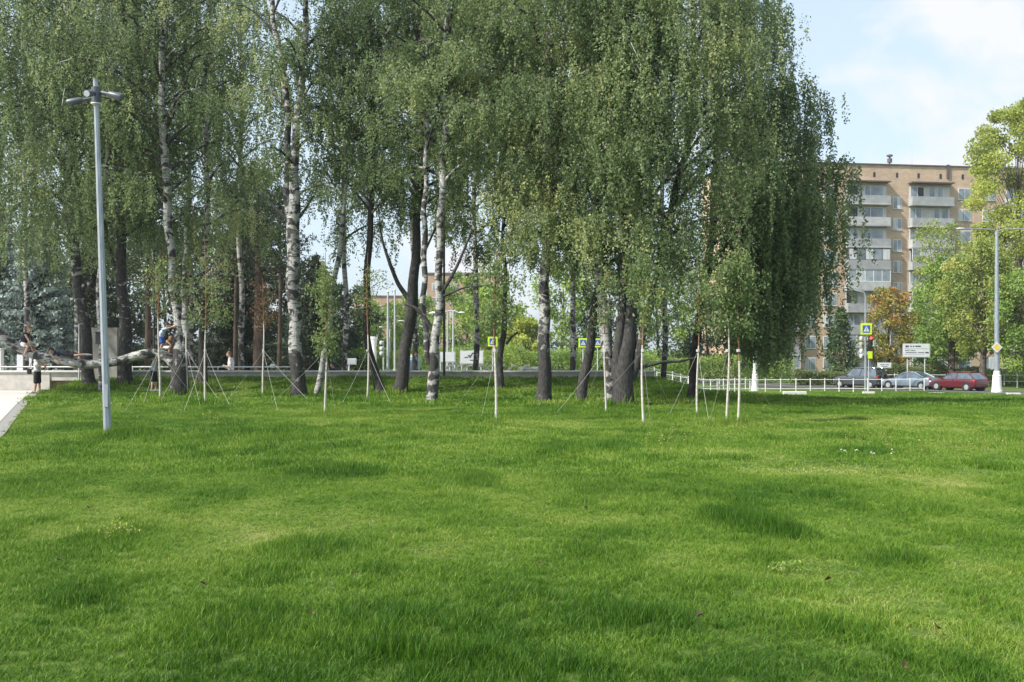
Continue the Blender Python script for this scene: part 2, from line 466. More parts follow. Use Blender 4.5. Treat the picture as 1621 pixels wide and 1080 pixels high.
# ---------------------------------------------------------------- the ground
def groundmat():
    m, t, b = newmat('lawn_soil_and_turf')
    co = t.nodes.new('ShaderNodeTexCoord')
    n1 = t.nodes.new('ShaderNodeTexNoise'); n1.inputs['Scale'].default_value = 0.35; n1.inputs['Detail'].default_value = 6
    n2 = t.nodes.new('ShaderNodeTexNoise'); n2.inputs['Scale'].default_value = 9; n2.inputs['Detail'].default_value = 8
    r = ramp(t, [(0.3, (0.06, 0.10, 0.020)), (0.55, (0.10, 0.155, 0.034)), (0.75, (0.17, 0.20, 0.055))])
    r2 = ramp(t, [(0.3, (0.55, 0.55, 0.5)), (0.7, (1.1, 1.1, 1.1))])
    mx = t.nodes.new('ShaderNodeMix'); mx.data_type = 'RGBA'; mx.blend_type = 'MULTIPLY'; mx.inputs[0].default_value = 1
    t.links.new(co.outputs['Object'], n1.inputs['Vector']); t.links.new(co.outputs['Object'], n2.inputs['Vector'])
    t.links.new(n1.outputs['Fac'], r.inputs['Fac']); t.links.new(n2.outputs['Fac'], r2.inputs['Fac'])
    t.links.new(r.outputs['Color'], mx.inputs[6]); t.links.new(r2.outputs['Color'], mx.inputs[7])
    t.links.new(mx.outputs[2], b.inputs['Base Color']); b.inputs['Roughness'].default_value = 0.95
    b.inputs['Specular IOR Level'].default_value = 0.1
    return m
gx = np.concatenate([[-1500, -700, -300, -120], np.arange(-60, 75, 0.6), [90, 120, 300, 700, 1500]])
gy = np.concatenate([[-300, -60], np.arange(-12, 34, 1.0), np.arange(34, 42, 0.2), np.arange(42, 110, 1.5), [130, 180, 300, 700, 1500, 3000]])
GX, GY = np.meshgrid(gx, gy)
GZ = ground_z(GX, GY) - 0.01
ny, nx = GX.shape
i = (np.arange(ny - 1)[:, None] * nx + np.arange(nx - 1)[None, :])
fq = np.stack([i, i + 1, i + nx + 1, i + nx], -1).reshape(-1, 4)
b = MB(); b.add(np.stack([GX, GY, GZ], -1).reshape(-1, 3), fq)
g = b.build('ground', groundmat(), smooth=True); tag(g, kind='structure')

# ---- paved path on the left, its gravel edge strip, the plaza behind the parapet
def strip(name, mat, left, right, lift, n=60, thick=0.0):
    """sheet between two polylines of (x,y) following the ground"""
    def resamp(p):
        p = np.array(p, float); d = np.concatenate([[0], np.cumsum(np.linalg.norm(np.diff(p, axis=0), axis=1))])
        s = np.linspace(0, d[-1], n); return np.stack([np.interp(s, d, p[:, 0]), np.interp(s, d, p[:, 1])], 1)
    a, c = resamp(left), resamp(right)
    V = []
    for q in (a, a * .5 + c * .5, c):
        V.append(np.stack([q[:, 0], q[:, 1], ground_z(q[:, 0], q[:, 1]) + lift], 1))
    V = np.concatenate(V)
    f = []
    for k in range(2):
        for j in range(n - 1):
            f.append([k * n + j, k * n + j + 1, (k + 1) * n + j + 1, (k + 1) * n + j][::-1])
    bb = MB().add(V, f)
    o = bb.build(name, mat, smooth=False)
    tag(o, kind='structure')
    return o
EDGE = [(-6.1, 10), (-9.55, 18.7), (-14.6, 30.0), (-17.9, 37.7), (-18.6, 39.4)]
strip('path', M['paving'], [(-40, 10), (-45, 18.7), (-50, 30), (-55, 37.7), (-55, 39.72)], [(x - .3, y) for x, y in EDGE[:-1]] + [(-18.72, 39.72)], 0.02)
M['gravel'] = surf('grey_gravel', (0.30, 0.29, 0.275), (0.16, 0.155, 0.145), 0.95, 60, detail=8)
strip('path_edge', M['gravel'], [(x - .31, y) for x, y in EDGE], [(x, y) for x, y in EDGE], 0.012)
strip('plaza', M['paving'], [(-55, 40.8), (-55, 62)], [(5.2, 40.8), (5.2, 62)], 0.012)
# road with the queue of cars
RD = Vector((-0.4, 0.92)); RN = Vector((0.92, 0.4))
rc = Vector((35.4, 79))
def rp(t, off): p = rc + RD * t + RN * off; return (p.x, p.y)
strip('road', M['asphalt'], [rp(-60, -5.5), rp(35, -5.5), rp(120, -5.5)], [rp(-60, 3.2), rp(35, 3.2), rp(120, 3.2)], 0.015, n=120)
for off, nm in ((-1.75, 'lane_marking'), (2.7, 'edge_marking')):
    strip(nm, M['white'], [rp(-60, off - .07), rp(35, off - .07), rp(120, off - .07)], [rp(-60, off + .07), rp(35, off + .07), rp(120, off + .07)], 0.022, n=120)

# ---------------------------------------------------------------- lawn grass (instanced clumps)
rng = np.random.RandomState(11)
def blade_clump(nb, rad, hmin, hmax, width, lean, seed):
    r = np.random.RandomState(seed); mb = MB()
    for k in range(nb):
        a = r.rand() * 6.283; rr = rad * math.sqrt(r.rand()); bx, by = rr * math.cos(a), rr * math.sin(a)
        h = hmin + (hmax - hmin) * r.rand(); la = r.rand() * 6.283; ln = lean * (0.3 + r.rand()) * h
        w = width * (0.7 + 0.6 * r.rand()); fa = r.rand() * 3.14159; wx, wy = math.cos(fa) * w / 2, math.sin(fa) * w / 2
        pts = []
        for s_, ww in ((0, 1.0), (0.5, 0.9), (0.85, 0.5)):
            cx = bx + math.cos(la) * ln * s_ * s_; cy = by + math.sin(la) * ln * s_ * s_; cz = h * (s_ - 0.18 * lean * s_ * s_)
            pts += [(cx - wx * ww, cy - wy * ww, cz), (cx + wx * ww, cy + wy * ww, cz)]
        pts.append((bx + math.cos(la) * ln, by + math.sin(la) * ln, h * (1 - 0.2 * lean)))
        mb.add(pts, [[0, 1, 3, 2], [2, 3, 5, 4], [4, 5, 6]], r.rand())
    return mb

def grassmat(name):
    m, t, b = newmat(name)
    a = t.nodes.new('ShaderNodeAttribute'); a.attribute_name = 'gtint'; a.attribute_type = 'INSTANCER'
    v = t.nodes.new('ShaderNodeAttribute'); v.attribute_name = 'tint'
    mt = t.nodes.new('ShaderNodeMath'); mt.operation = 'MULTIPLY_ADD'; mt.inputs[1].default_value = 0.62; 
    sb = t.nodes.new('ShaderNodeMath'); sb.operation = 'SUBTRACT'; sb.inputs[1].default_value = 0.33
    t.links.new(v.outputs['Fac'], mt.inputs[0]); t.links.new(a.outputs['Fac'], sb.inputs[0]); t.links.new(sb.outputs[0], mt.inputs[2])
    r = ramp(t, [(0.0, (0.038, 0.112, 0.008)), (0.3, (0.098, 0.215, 0.015)), (0.6, (0.21, 0.325, 0.036)), (0.85, (0.37, 0.41, 0.11)), (1.0, (0.58, 0.52, 0.25))])
    t.links.new(mt.outputs[0], r.inputs['Fac']); t.links.new(r.outputs['Color'], b.inputs['Base Color'])
    b.inputs['Roughness'].default_value = 0.5; b.inputs['Specular IOR Level'].default_value = 0.3
    tr = t.nodes.new('ShaderNodeBsdfTranslucent'); mx = t.nodes.new('ShaderNodeMixShader'); mx.inputs[0].default_value = 0.35
    t.links.new(r.outputs['Color'], tr.inputs['Color'])
    out = t.nodes['Material Output']
    t.links.new(b.outputs[0], mx.inputs[1]); t.links.new(tr.outputs[0], mx.inputs[2]); t.links.new(mx.outputs[0], out.inputs['Surface'])
    return m
M['grass'] = grassmat('grass_blades')

def proto_collection(name, makers):
    c = bpy.data.collections.new(name)
    for k, mb in enumerate(makers):
        o = mb.build('grass_clump', M['grass'])
        COL.objects.unlink(o); o.name = '%s_%02d' % (name, k); c.objects.link(o)
    return c

# taller, darker tufts and wide near patches of painted shade: photo px, py, half-size px, extra height, tint shift
TUFTS_AND_SHADE = [(1140, 818, 30, 12, 1.3, -.30), (1188, 832, 44, 13, 2.0, -.50), (1245, 845, 38, 11, 1.8, -.48), (1190, 808, 18, 12, 1.1, -.2),
         (470, 868, 60, 18, 1.0, -.18), (905, 712, 70, 10, .9, -.16), (980, 710, 30, 8, .9, -.16), (755, 760, 36, 9, .8, -.14),
         (150, 860, 60, 26, .7, -.15), (530, 745, 70, 16, .6, -.12), (350, 690, 120, 12, .9, -.1), (1420, 885, 45, 12, .8, -.16), (1355, 803, 26, 7, .8, -.15),
         (210, 690, 30, 9, 1.2, -.14), (60, 770, 70, 24, .7, -.14), (330, 1000, 120, 40, .7, -.14), (640, 1000, 160, 36, .6, -.10), (1020, 985, 90, 16, .8, -.15),
         (1300, 985, 110, 26, .6, -.12), (1560, 850, 70, 24, .7, -.14), (1170, 880, 60, 9, .6, -.12), (240, 770, 50, 9, .6, -.12), (690, 1040, 100, 20, .7, -.1),
         (1570, 740, 30, 6, .9, -.12), (1540, 630, 60, 6, 2.2, -.06), (1440, 628, 40, 4, 1.8, -.04), (120, 940, 60, 20, .6, -.12), (1190, 928, 120, 14, .5, -.12), (200, 1060, 380, 60, .15, -.24), (800, 1075, 460, 50, .15, -.24), (1400, 1065, 380, 60, .15, -.24), (60, 960, 170, 70, .15, -.14), (900, 970, 320, 40, .15, -.14), (1560, 950, 170, 50, .15, -.14), (350, 720, 160, 16, .3, -.06), (420, 980, 200, 30, .25, -.1)]  # the wide, barely taller patches put foreground shade into the grass tint
# worn, yellower patches
WORN = [(880, 800, 140, 26, -.35, .20), (760, 860, 140, 26, -.3, .13), (1430, 755, 170, 14, -.35, .20), (1110, 716, 80, 7, -.3, .18), (860, 672, 160, 8, -.25, .14),
        (300, 930, 90, 22, -.3, .10), (1400, 665, 200, 10, -.3, .13), (1050, 870, 110, 18, -.3, .12), (560, 820, 110, 22, -.25, .10), (1560, 830, 80, 16, -.2, .12),
        (380, 850, 90, 20, -.3, .12), (1260, 740, 160, 12, -.3, .14), (120, 975, 40, 12, -.3, .16), (700, 870, 60, 14, -.3, .10)]
BASES = [(143, 623), (200, 622), (284, 626), (321, 622), (474, 629), (500, 627), (604, 626), (632, 626), (685, 639), (792, 625), (862, 640), (920, 640), (966, 643), (985, 644), (1095, 638), (172, 690),
         (252, 633), (296, 626), (325, 641), (417, 628), (516, 656), (582, 636), (784, 669), (958, 656), (1018, 672), (1105, 659), (1152, 673), (1169, 673)]
def grass_field(x, y):
    cl = sstep((fbm(x * 1.5, y * 1.0, 3, 5) - .54) / .12)          # clumps of long grass between shorter turf
    h = 0.68 + 0.62 * cl + 0.45 * (fbm(x * .4, y * .4, 13) - .5) * 2 + 0.35 * (fbm(x * 2.6, y * 2.6, 8) - .5) * 2
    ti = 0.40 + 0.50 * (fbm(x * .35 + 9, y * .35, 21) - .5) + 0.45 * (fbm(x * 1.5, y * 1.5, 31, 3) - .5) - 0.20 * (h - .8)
    for lst in (TUFTS_AND_SHADE, WORN):
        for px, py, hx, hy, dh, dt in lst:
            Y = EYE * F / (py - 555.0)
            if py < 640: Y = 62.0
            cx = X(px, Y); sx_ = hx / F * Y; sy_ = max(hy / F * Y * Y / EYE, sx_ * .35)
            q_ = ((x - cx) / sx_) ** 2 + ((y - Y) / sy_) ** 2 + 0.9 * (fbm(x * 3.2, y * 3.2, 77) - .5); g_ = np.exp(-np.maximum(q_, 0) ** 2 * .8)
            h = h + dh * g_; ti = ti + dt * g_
    for px, py in BASES:                       # longer grass the mower leaves round trunks and stakes
        Y = EYE * F / (py - 555.0); cx = X(px, Y)
        g_ = np.exp(-(((x - cx) / .55) ** 2 + ((y - Y + .15) / .5) ** 2)); h = h + 1.5 * g_; ti = ti + .05 * g_
    return np.clip(h, 0.35, 3.2), np.clip(ti, 0.02, 0.98)

bx_, by_ = np.array([e[0] for e in EDGE]), np.array([e[1] for e in EDGE])
def lawn_points(d0, d1, dens):
    out = []
    area = 0.575 * (d1 * d1 - d0 * d0) + 4 * (d1 - d0)
    n = int(area * dens * 1.0)
    u = rng.rand(n); y = np.sqrt(d0 * d0 + u * (d1 * d1 - d0 * d0)); x = (rng.rand(n) * 2 - 1) * (0.575 * y + 2)
    edge = np.interp(y, by_, bx_)
    keep = (x > edge + 0.05 + 0.25 * (vnoise(x * 3, y * 3, 5) - .5)) | (y > 41)
    # nothing grows on the parapet, plaza, or road
    keep &= ~((y > 39.55) & (y < 62.5) & (x < 5.5))
    t = (x - rc.x) * RN.x + (y - rc.y) * RN.y
    keep &= ~((t > -5.6) & (t < 3.3))
    x, y = x[keep], y[keep]
    return x, y

def scatter(name, pts, coll, hscale, wide, label):
    x, y = pts
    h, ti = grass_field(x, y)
    n = len(x); z = ground_z(x, y) - 0.012
    me = bpy.data.meshes.new(name)
    me.vertices.add(n); me.vertices.foreach_set('co', np.stack([x, y, z], 1).astype(np.float32).ravel())
    def fa(nm, ty, arr, key='value'):
        a = me.attributes.new(nm, ty, 'POINT'); a.data.foreach_set(key, arr.ravel())
    fa('gtint', 'FLOAT', np.clip(ti + rng.normal(0, .05, n), 0.01, .99).astype(np.float32))
    fa('gidx', 'INT', rng.randint(0, len(coll.objects), n).astype(np.int32))
    rot = np.zeros((n, 3)); rot[:, 2] = rng.rand(n) * 6.283; rot[:, 0] = rng.normal(0, .10, n); rot[:, 1] = rng.normal(0, .10, n)
    fa('grot', 'FLOAT_VECTOR', rot.astype(np.float32), 'vector')
    sc = np.stack([wide * (0.85 + .3 * rng.rand(n)), wide * (0.85 + .3 * rng.rand(n)), hscale * h * (0.8 + .4 * rng.rand(n))], 1)
    fa('gscale', 'FLOAT_VECTOR', sc.astype(np.float32), 'vector')
    me.materials.append(M['grass'])
    o = bpy.data.objects.new(name, me); COL.objects.link(o)
    ng = bpy.data.node_groups.new(name, 'GeometryNodeTree')
    ng.interface.new_socket('Geometry', in_out='INPUT', socket_type='NodeSocketGeometry')
    ng.interface.new_socket('Geometry', in_out='OUTPUT', socket_type='NodeSocketGeometry')
    N = ng.nodes; gi = N.new('NodeGroupInput'); go = N.new('NodeGroupOutput')
    ci = N.new('GeometryNodeCollectionInfo'); ci.inputs['Collection'].default_value = coll
    ci.inputs['Separate Children'].default_value = True; ci.inputs['Reset Children'].default_value = True
    ip = N.new('GeometryNodeInstanceOnPoints'); ip.inputs['Pick Instance'].default_value = True
    def na(nm, ty):
        q = N.new('GeometryNodeInputNamedAttribute'); q.data_type = ty; q.inputs['Name'].default_value = nm
        return q.outputs['Attribute']
    K = ng.links.new
    K(gi.outputs[0], ip.inputs['Points']); K(ci.outputs[0], ip.inputs['Instance'])
    K(na('gidx', 'INT'), ip.inputs['Instance Index']); K(na('grot', 'FLOAT_VECTOR'), ip.inputs['Rotation']); K(na('gscale', 'FLOAT_VECTOR'), ip.inputs['Scale'])
    K(ip.outputs[0], go.inputs[0])
    md = o.modifiers.new('grass', 'NODES'); md.node_group = ng
    tag(o, label, 'grass', kind='stuff')
    return o

near = proto_collection('near_grass', [blade_clump(34, 0.055, 0.022, 0.068, 0.0030, 0.75, 100 + k) for k in range(8)])
mid = proto_collection('mid_grass', [blade_clump(44, 0.13, 0.03, 0.090, 0.0060, 0.6, 200 + k) for k in range(8)])
far = proto_collection('far_grass', [blade_clump(70, 0.34, 0.04, 0.12, 0.016, 0.5, 300 + k) for k in range(6)])
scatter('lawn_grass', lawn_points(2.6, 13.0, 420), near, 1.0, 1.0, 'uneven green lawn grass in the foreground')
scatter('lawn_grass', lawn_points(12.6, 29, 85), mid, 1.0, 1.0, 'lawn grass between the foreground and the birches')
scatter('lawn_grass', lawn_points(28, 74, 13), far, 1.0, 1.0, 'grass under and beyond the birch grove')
# ---------------------------------------------------------------- foliage tools
def leaf_quads(mb, P, size, r, tint, droop=0.6, wide=0.62):
    """diamond leaves at P, randomly turned, tips mostly downward"""
    n = len(P)
    if n == 0: return
    d = r.normal(0, 1, (n, 3)); d[:, 2] -= droop * 2.0; d /= np.linalg.norm(d, axis=1, keepdims=True)
    q = r.normal(0, 1, (n, 3)); s = np.cross(d, q); s /= np.maximum(np.linalg.norm(s, axis=1, keepdims=True), 1e-6)
    ln = (size * (0.7 + .6 * r.rand(n)))[:, None]; w = ln * wide * 0.5
    V = np.stack([P, P + d * ln * .45 + s * w, P + d * ln, P + d * ln * .45 - s * w], 1).reshape(-1, 3)
    f = np.arange(n * 4).reshape(n, 4)
    mb.add(V, f, np.repeat(np.clip(tint, 0, 1), 4))

def resample(pts, n):
    P = np.array([list(p) for p in pts], float)
    d = np.concatenate([[0], np.cumsum(np.linalg.norm(np.diff(P, axis=0), axis=1))])
    # smooth interpolation (Catmull-like through cubic weights)
    s = np.linspace(0, d[-1], n)
    out = np.stack([np.interp(s, d, P[:, k]) for k in range(3)], 1)
    for _ in range(2):
        out[1:-1] = out[1:-1] * .5 + (out[:-2] + out[2:]) * .25
    return out, s / d[-1]

def stem_from_px(pl, D, wob=0.0, r=None):
    """pl: list of (px, py, width px[, depth offset]); returns smooth world path and radii"""
    pts, rad = [], []
    for e in pl:
        Y = D + (e[3] if len(e) > 3 else 0.0)
        pts.append(at(e[0], e[1], Y)); rad.append(e[2] / 2 / F * Y)
    n = max(8, len(pl) * 5)
    P0 = np.array([list(p) for p in pts]); d = np.concatenate([[0], np.cumsum(np.linalg.norm(np.diff(P0, axis=0), axis=1))])
    P, s = resample(pts, n)
    R = np.interp(s * d[-1], d, rad)
    if r is not None:
        k = np.arange(n); P[1:, 0] += 0.03 * np.sin(k[1:] * 1.1 + r.rand() * 6); P[1:, 1] += 0.05 * np.sin(k[1:] * .8 + r.rand() * 6)
    return P, R

def add_trunk(mb, P, R, flare=True, k=14, dark_to=2.2, dark_base=1.0, dark_top=0.15, r=None):
    R = R.copy()
    z0 = P[0][2]
    h = P[:, 2] - z0
    if flare:
        R = .93 * R * (1 + 0.26 * np.exp(-h / 0.22))
    t = np.clip(dark_base - (dark_base - dark_top) * h / dark_to, dark_top, 1.0)
    if r is not None:
        t = np.clip(t + r.normal(0, .05, len(t)), 0, 1)
    mb.tube(P, R, k, tint=t)

def birch_crown(crown, limbs, P, R, z0, z1, rad, nb, r, hang=1.3, leaves=66, size=0.080, spb=35, droop_to=-99, az=None, tshift=0.0, top_close=True, lowpow=1.0):
    """limbs leave the stem, arch over, and hang strands of small leaves"""
    zs = P[:, 2]
    LP, TT = [], []
    for i in range(nb):
        u = (i + r.rand()) / nb
        z = z0 + (z1 - z0) * u
        o = np.array([np.interp(z, zs, P[:, k]) for k in range(3)])
        rs = float(np.interp(z, zs, R))
        a = az[0] + (az[1] - az[0]) * r.rand() if (az is not None and r.rand() < .75) else i * 2.39996 + r.normal(0, .35)
        prof = (0.55 + 0.45 * math.sin(math.pi * min(1, u * 1.15 + .12)) ** .8) * (1 - 0.55 * max(0, u - .6) / .4 if top_close else 1)
        Ln = rad * prof * (0.65 + .5 * r.rand())
        rise = (0.75 + 0.5 * r.rand()) if u > .12 else 0.45 + .4 * r.rand()
        m = 7; s = np.linspace(0, 1, m)
        hx = Ln * (s - 0.12 * s ** 3)
        hz = Ln * rise * (1.15 * s - 1.0 * s ** 2.4)
        bend = r.normal(0, .25) * s ** 2 * Ln * .5
        dx, dy = math.cos(a), math.sin(a)
        B = np.stack([o[0] + dx * hx - dy * bend, o[1] + dy * hx + dx * bend, o[2] + hz], 1)
        r0 = min(rs * .5, 0.022 + 0.016 * Ln)
        limbs.tube(B, np.linspace(r0, 0.006, m), 5, caps=False, tint=0.35 + .5 * r.rand())
        ns = int(1.1 * spb * (0.45 + 1.1 * r.rand()) * (Ln / 3.0) + 3)
        ss = 0.22 + 0.78 * r.rand(ns) ** .8
        Q = np.stack([np.interp(ss, s, B[:, k]) for k in range(3)], 1)
        lat = r.normal(0, 1, (ns, 3)) * np.array([1, 1, .35]) * (0.12 * Ln * (0.5 + ss))[:, None]
        Q = Q + lat
        hl = hang * (0.25 + 1.0 * r.rand(ns) ** 1.3)
        bt = 0.45 + r.normal(0, .20) + tshift
        for j in range(ns):
            nl = max(6, int(leaves * hl[j] / hang * (0.7 + .5 * r.rand())))
            v = r.rand(nl)
            pz = -hl[j] * v
            sway = r.normal(0, .18, 2) * hl[j]
            pp = Q[j] + np.stack([sway[0] * v ** 1.5, sway[1] * v ** 1.5, pz], 1) + r.normal(0, .036 + .025 * (1 - v)[:, None], (nl, 3)) * np.array([1, 1, .8])
            pp = pp[pp[:, 2] > droop_to + r.normal(0, .25, len(pp))]
            LP.append(pp); TT.append(np.full(len(pp), bt + r.normal(0, .08)) + r.normal(0, .10, len(pp)))
    LP = np.concatenate(LP); TT = np.concatenate(TT)
    keep = LP[:, 2] > -1.2
    leaf_quads(crown, LP[keep], size, r, TT[keep])

BIRCH_GROUP = 'old birches of the grove'
HANG = {8: .62, 9: .62, 10: .62, 12: .65, 13: .62, 14: .7, 15: .75, 6: .75, 7: .75, 5: .85, 4: .85}
def birch(label, D, stems, crowns, seed, extra=(), dark=(2.2, 1.0, .2), dk2=None, group=BIRCH_GROUP, name='birch_tree', leafm='birch_leaf'):
    r = np.random.RandomState(seed)
    x0 = X(stems[0][0][0], D); z = gz(x0, D)
    t = thing(name, (x0, D, z), label, 'tree', group)
    tr, lb, cr_ = MB(), MB(), MB()
    built = []
    for k, pl in enumerate(stems):
        P, R = stem_from_px(pl, D, r=r)
        if k == 0 or pl[0][1] > 600:
            P[0][2] = gz(P[0][0], P[0][1]) - 0.12
        built.append((P, R))
        first = (k == 0 or pl[0][1] > 600)
        add_trunk(tr, P, R, flare=first, dark_to=dark[0] if first else 9.0, dark_base=dark[1] if first else (dk2 or dark[2] + .2), dark_top=dark[2], r=r)
    for pl in extra:
        P, R = stem_from_px(pl, D)
        MB().tube(P, R, 7, tint=.75).build('limb', M['bark'], t, smooth=True)
        built.append((P, R))
    tone = r.normal(0, .09)
    for c in crowns:
        si = c.pop('stem', 0); c['hang'] = c['hang'] * HANG.get(seed, 1); c['spb'] = int(c['spb'] / HANG.get(seed, 1) ** .8); c['leaves'] = int(66 * HANG.get(seed, 1) ** .3); c['tshift'] = c.get('tshift', 0) + tone
        P, R = built[si]
        birch_crown(cr_, lb, P, R, r=r, **c)
    tr.build('trunk', M['bark'], t, smooth=True)
    if lb.n: lb.build('limbs', M['bark'], t, smooth=True)
    if cr_.n: cr_.build('crown', M[leafm], t)
    return t

def zpx(py, D): return EYE - (py - 555.0) / F * D

# top of every old birch is far above the frame
def up(x, y0, w0, x1, w1=6, py=-300):
    return [(x, y0, w0), ((x + x1) / 2, (y0 + py) / 2, (w0 + w1) / 2), (x1, py, w1)]

# 1 leftmost, black and white
birch('thick black and white birch, leftmost trunk in view, left of the grey lamp post', 37.3,
      [[(143, 620, 21), (139, 580, 20), (134, 520, 18), (124, 450, 17), (116, 390, 15), (108, 300, 13), (112, 180, 11), (106, 40, 10), (100, -280, 5)],
       [(128, 462, 9), (137, 444, 9), (148, 470, 0.5)]],
      [dict(z0=5.6, z1=20, rad=4.3, nb=46, hang=2.1, spb=27, droop_to=4.6)], 1, dark=(7, .82, .38))
# 2 slender white behind lamp post
birch('slender white birch with a black box on its trunk, right behind the lamp post', 36.2,
      [[(160, 621, 9), (161, 560, 8.5), (156, 500, 8), (158, 430, 7.5), (160, 340, 7), (172, 210, 7), (176, 60, 6), (180, -250, 3)]],
      [dict(z0=6.2, z1=18, rad=3.2, nb=30, hang=1.7, spb=27, droop_to=5.2)], 2, dark=(6, .5, .25))
# 3 dark
birch('dark thick birch trunk just right of the lamp post, behind the bent limb', 37.6,
      [[(200, 617, 24), (198, 560, 22), (197, 500, 19), (192, 420, 17), (190, 340, 14), (196, 220, 12), (200, 80, 10), (204, -280, 5)],
       [(188, 430, 7), (172, 395, 6), (165, 350, 5)]],
      [dict(z0=5.8, z1=20, rad=4.0, nb=44, hang=1.9, spb=27, droop_to=4.7)], 3, dark=(9, .78, .44))
# 4 the bent one with the horizontal limb the children climb
b4 = birch('bent birch whose huge fallen-looking limb runs level to the left', 35.6,
      [[(284, 623, 32), (284, 590, 27), (286, 545, 22), (280, 500, 14), (272, 430, 12), (266, 340, 14), (262, 260, 13), (258, 190, 15), (254, 130, 10), (262, 20, 8), (268, -270, 4)],
       [(286, 560, 16), (296, 520, 12), (290, 470, 8), (292, 420, 6), (296, 360, 5)],
       [(282, 590, 15), (274, 572, 17), (258, 561, 15), (238, 558, 15), (205, 567, 15), (178, 574, 14), (150, 577, 14), (122, 575, 15), (83, 568, 15), (47, 559, 15.5), (17, 543, 15, -.3), (0, 528, 14, -.5), (-40, 490, 11, -.8), (-90, 430, 8, -1.1), (-120, 340, 5, -1.3)]],
      [dict(z0=6.0, z1=19, rad=3.8, nb=40, hang=1.6, spb=24, droop_to=5.2), dict(stem=2, z0=4.6, z1=6.5, rad=2.2, nb=8, hang=1.4, spb=21, droop_to=3.4)], 4, dark=(3.0, .75, .35), dk2=.30,
      extra=[[(262, 205, 6), (285, 160, 5), (305, 90, 4), (340, 82, 3), (368, 96, 1.5)]])
# 5
birch('short visible birch trunk between the bent birch and the walking man', 37.4,
      [[(321, 617, 15), (321, 560, 14), (320, 480, 12), (324, 400, 11), (330, 300, 9), (322, 160, 8), (330, 20, 7), (330, -260, 4)]],
      [dict(z0=5.8, z1=18, rad=3.0, nb=20, hang=1.5, spb=24, droop_to=5.0)], 5, dark=(5, .8, .4))
# 6 tall forked white
birch('tall white birch with black base, forking high into two white stems', 34.2,
      [[(474, 628, 27), (470, 590, 24), (467, 520, 22), (463, 430, 22), (465, 350, 22), (466, 300, 18), (466, 240, 13), (471, 190, 12), (478, 120, 11), (484, 40, 10), (486, -60, 9), (488, -300, 4)],
       [(462, 380, 12), (456, 320, 10), (452, 270, 9), (458, 200, 10), (450, 120, 9), (434, 40, 8), (424, -60, 7), (420, -260, 4)]],
      [dict(z0=6.6, z1=19, rad=3.0, nb=20, hang=1.2, spb=20, droop_to=6.0), dict(stem=1, z0=9, z1=18, rad=2.7, nb=13, hang=1.2, spb=15)], 6, dark=(1.8, 1.0, .36),
      extra=[[(456, 350, 6), (425, 318, 4), (408, 300, 3)], [(474, 345, 5), (497, 310, 3)]])
# 7 small white leaning
birch('small pale birch leaning right, its base beside the tall forked birch', 35.0,
      [[(500, 627, 11), (508, 590, 10), (517, 545, 9), (530, 440, 9), (540, 380, 9), (546, 330, 7), (548, 230, 6), (556, 100, 5), (560, -200, 3)]],
      [dict(z0=7.0, z1=17, rad=2.6, nb=18, hang=1.2, spb=22, droop_to=5.9)], 7, dark=(2, .35, .25))
# 8 dark leaning trunk
birch('dark bare trunk that leans left at its foot then rises straight', 35.5,
      [[(604, 625, 20), (596, 600, 14), (586, 570, 12), (581, 530, 12), (580, 470, 12), (583, 400, 11), (588, 340, 10), (592, 250, 9), (588, 100, 7), (585, -250, 4)]],
      [dict(z0=6.4, z1=18, rad=3.6, nb=40, hang=1.3, spb=29, droop_to=5.5)], 8, dark=(20, .95, .85),
      extra=[[(590, 340, 4), (560, 300, 3)]])
# 9 dark thick trunk curving right
birch('thick dark trunk curving up to the right, left of the black pole', 35.5,
      [[(632, 626, 24), (636, 600, 22), (642, 555, 20), (648, 510, 20), (655, 460, 18), (657, 420, 16), (660, 350, 13), (668, 250, 11), (660, 120, 9), (664, -260, 4)]],
      [dict(z0=6.4, z1=19, rad=3.8, nb=44, hang=1.4, spb=29, droop_to=5.5)], 9, dark=(20, .85, .6),
      extra=[[(648, 475, 9), (630, 450, 7), (618, 420, 6), (606, 385, 4), (600, 350, 3)], [(652, 440, 6), (672, 400, 4), (690, 360, 3)]])
# 10 light grey forked
birch('pale grey birch forking low, standing against the black pole', 30.2,
      [[(685, 640, 19), (684, 600, 20), (688, 560, 17), (692, 510, 14), (697, 460, 14), (694, 420, 12), (698, 350, 12), (702, 260, 12), (705, 200, 12), (708, 60, 9), (712, -280, 4)],
       [(680, 575, 10), (674, 530, 9), (669, 490, 9), (672, 440, 9), (672, 380, 9), (672, 330, 8), (676, 230, 7), (676, 60, 5)]],
      [dict(z0=6.6, z1=17, rad=3.3, nb=40, hang=1.2, spb=27, droop_to=5.4), dict(stem=1, z0=6.8, z1=11, rad=2.6, nb=14, hang=1.2, spb=18)], 10, dark=(5, .5, .34),
      extra=[[(687, 525, 7), (670, 500, 6), (656, 486, 6), (640, 482, 3)], [(698, 465, 6), (708, 450, 6), (722, 425, 5), (735, 395, 4), (747, 365, 3)], [(700, 470, 4), (735, 455, 3), (775, 452, 2)]])
# 12 dark slim behind, with a snapped branch
birch('slim dark trunk with a snapped black branch, behind the planted sapling and crossing sign', 36.5,
      [[(792, 628, 12), (792, 590, 11), (792, 555, 10), (797, 525, 10), (800, 495, 9), (800, 440, 7), (796, 380, 6), (800, 250, 5), (800, -100, 3)]],
      [dict(z0=4.6, z1=16, rad=3.4, nb=40, hang=1.3, spb=32, droop_to=3.9, tshift=-.05)], 12, dark=(20, 1.0, .9),
      extra=[[(801, 545, 5), (810, 533, 4), (820, 526, 3)]])
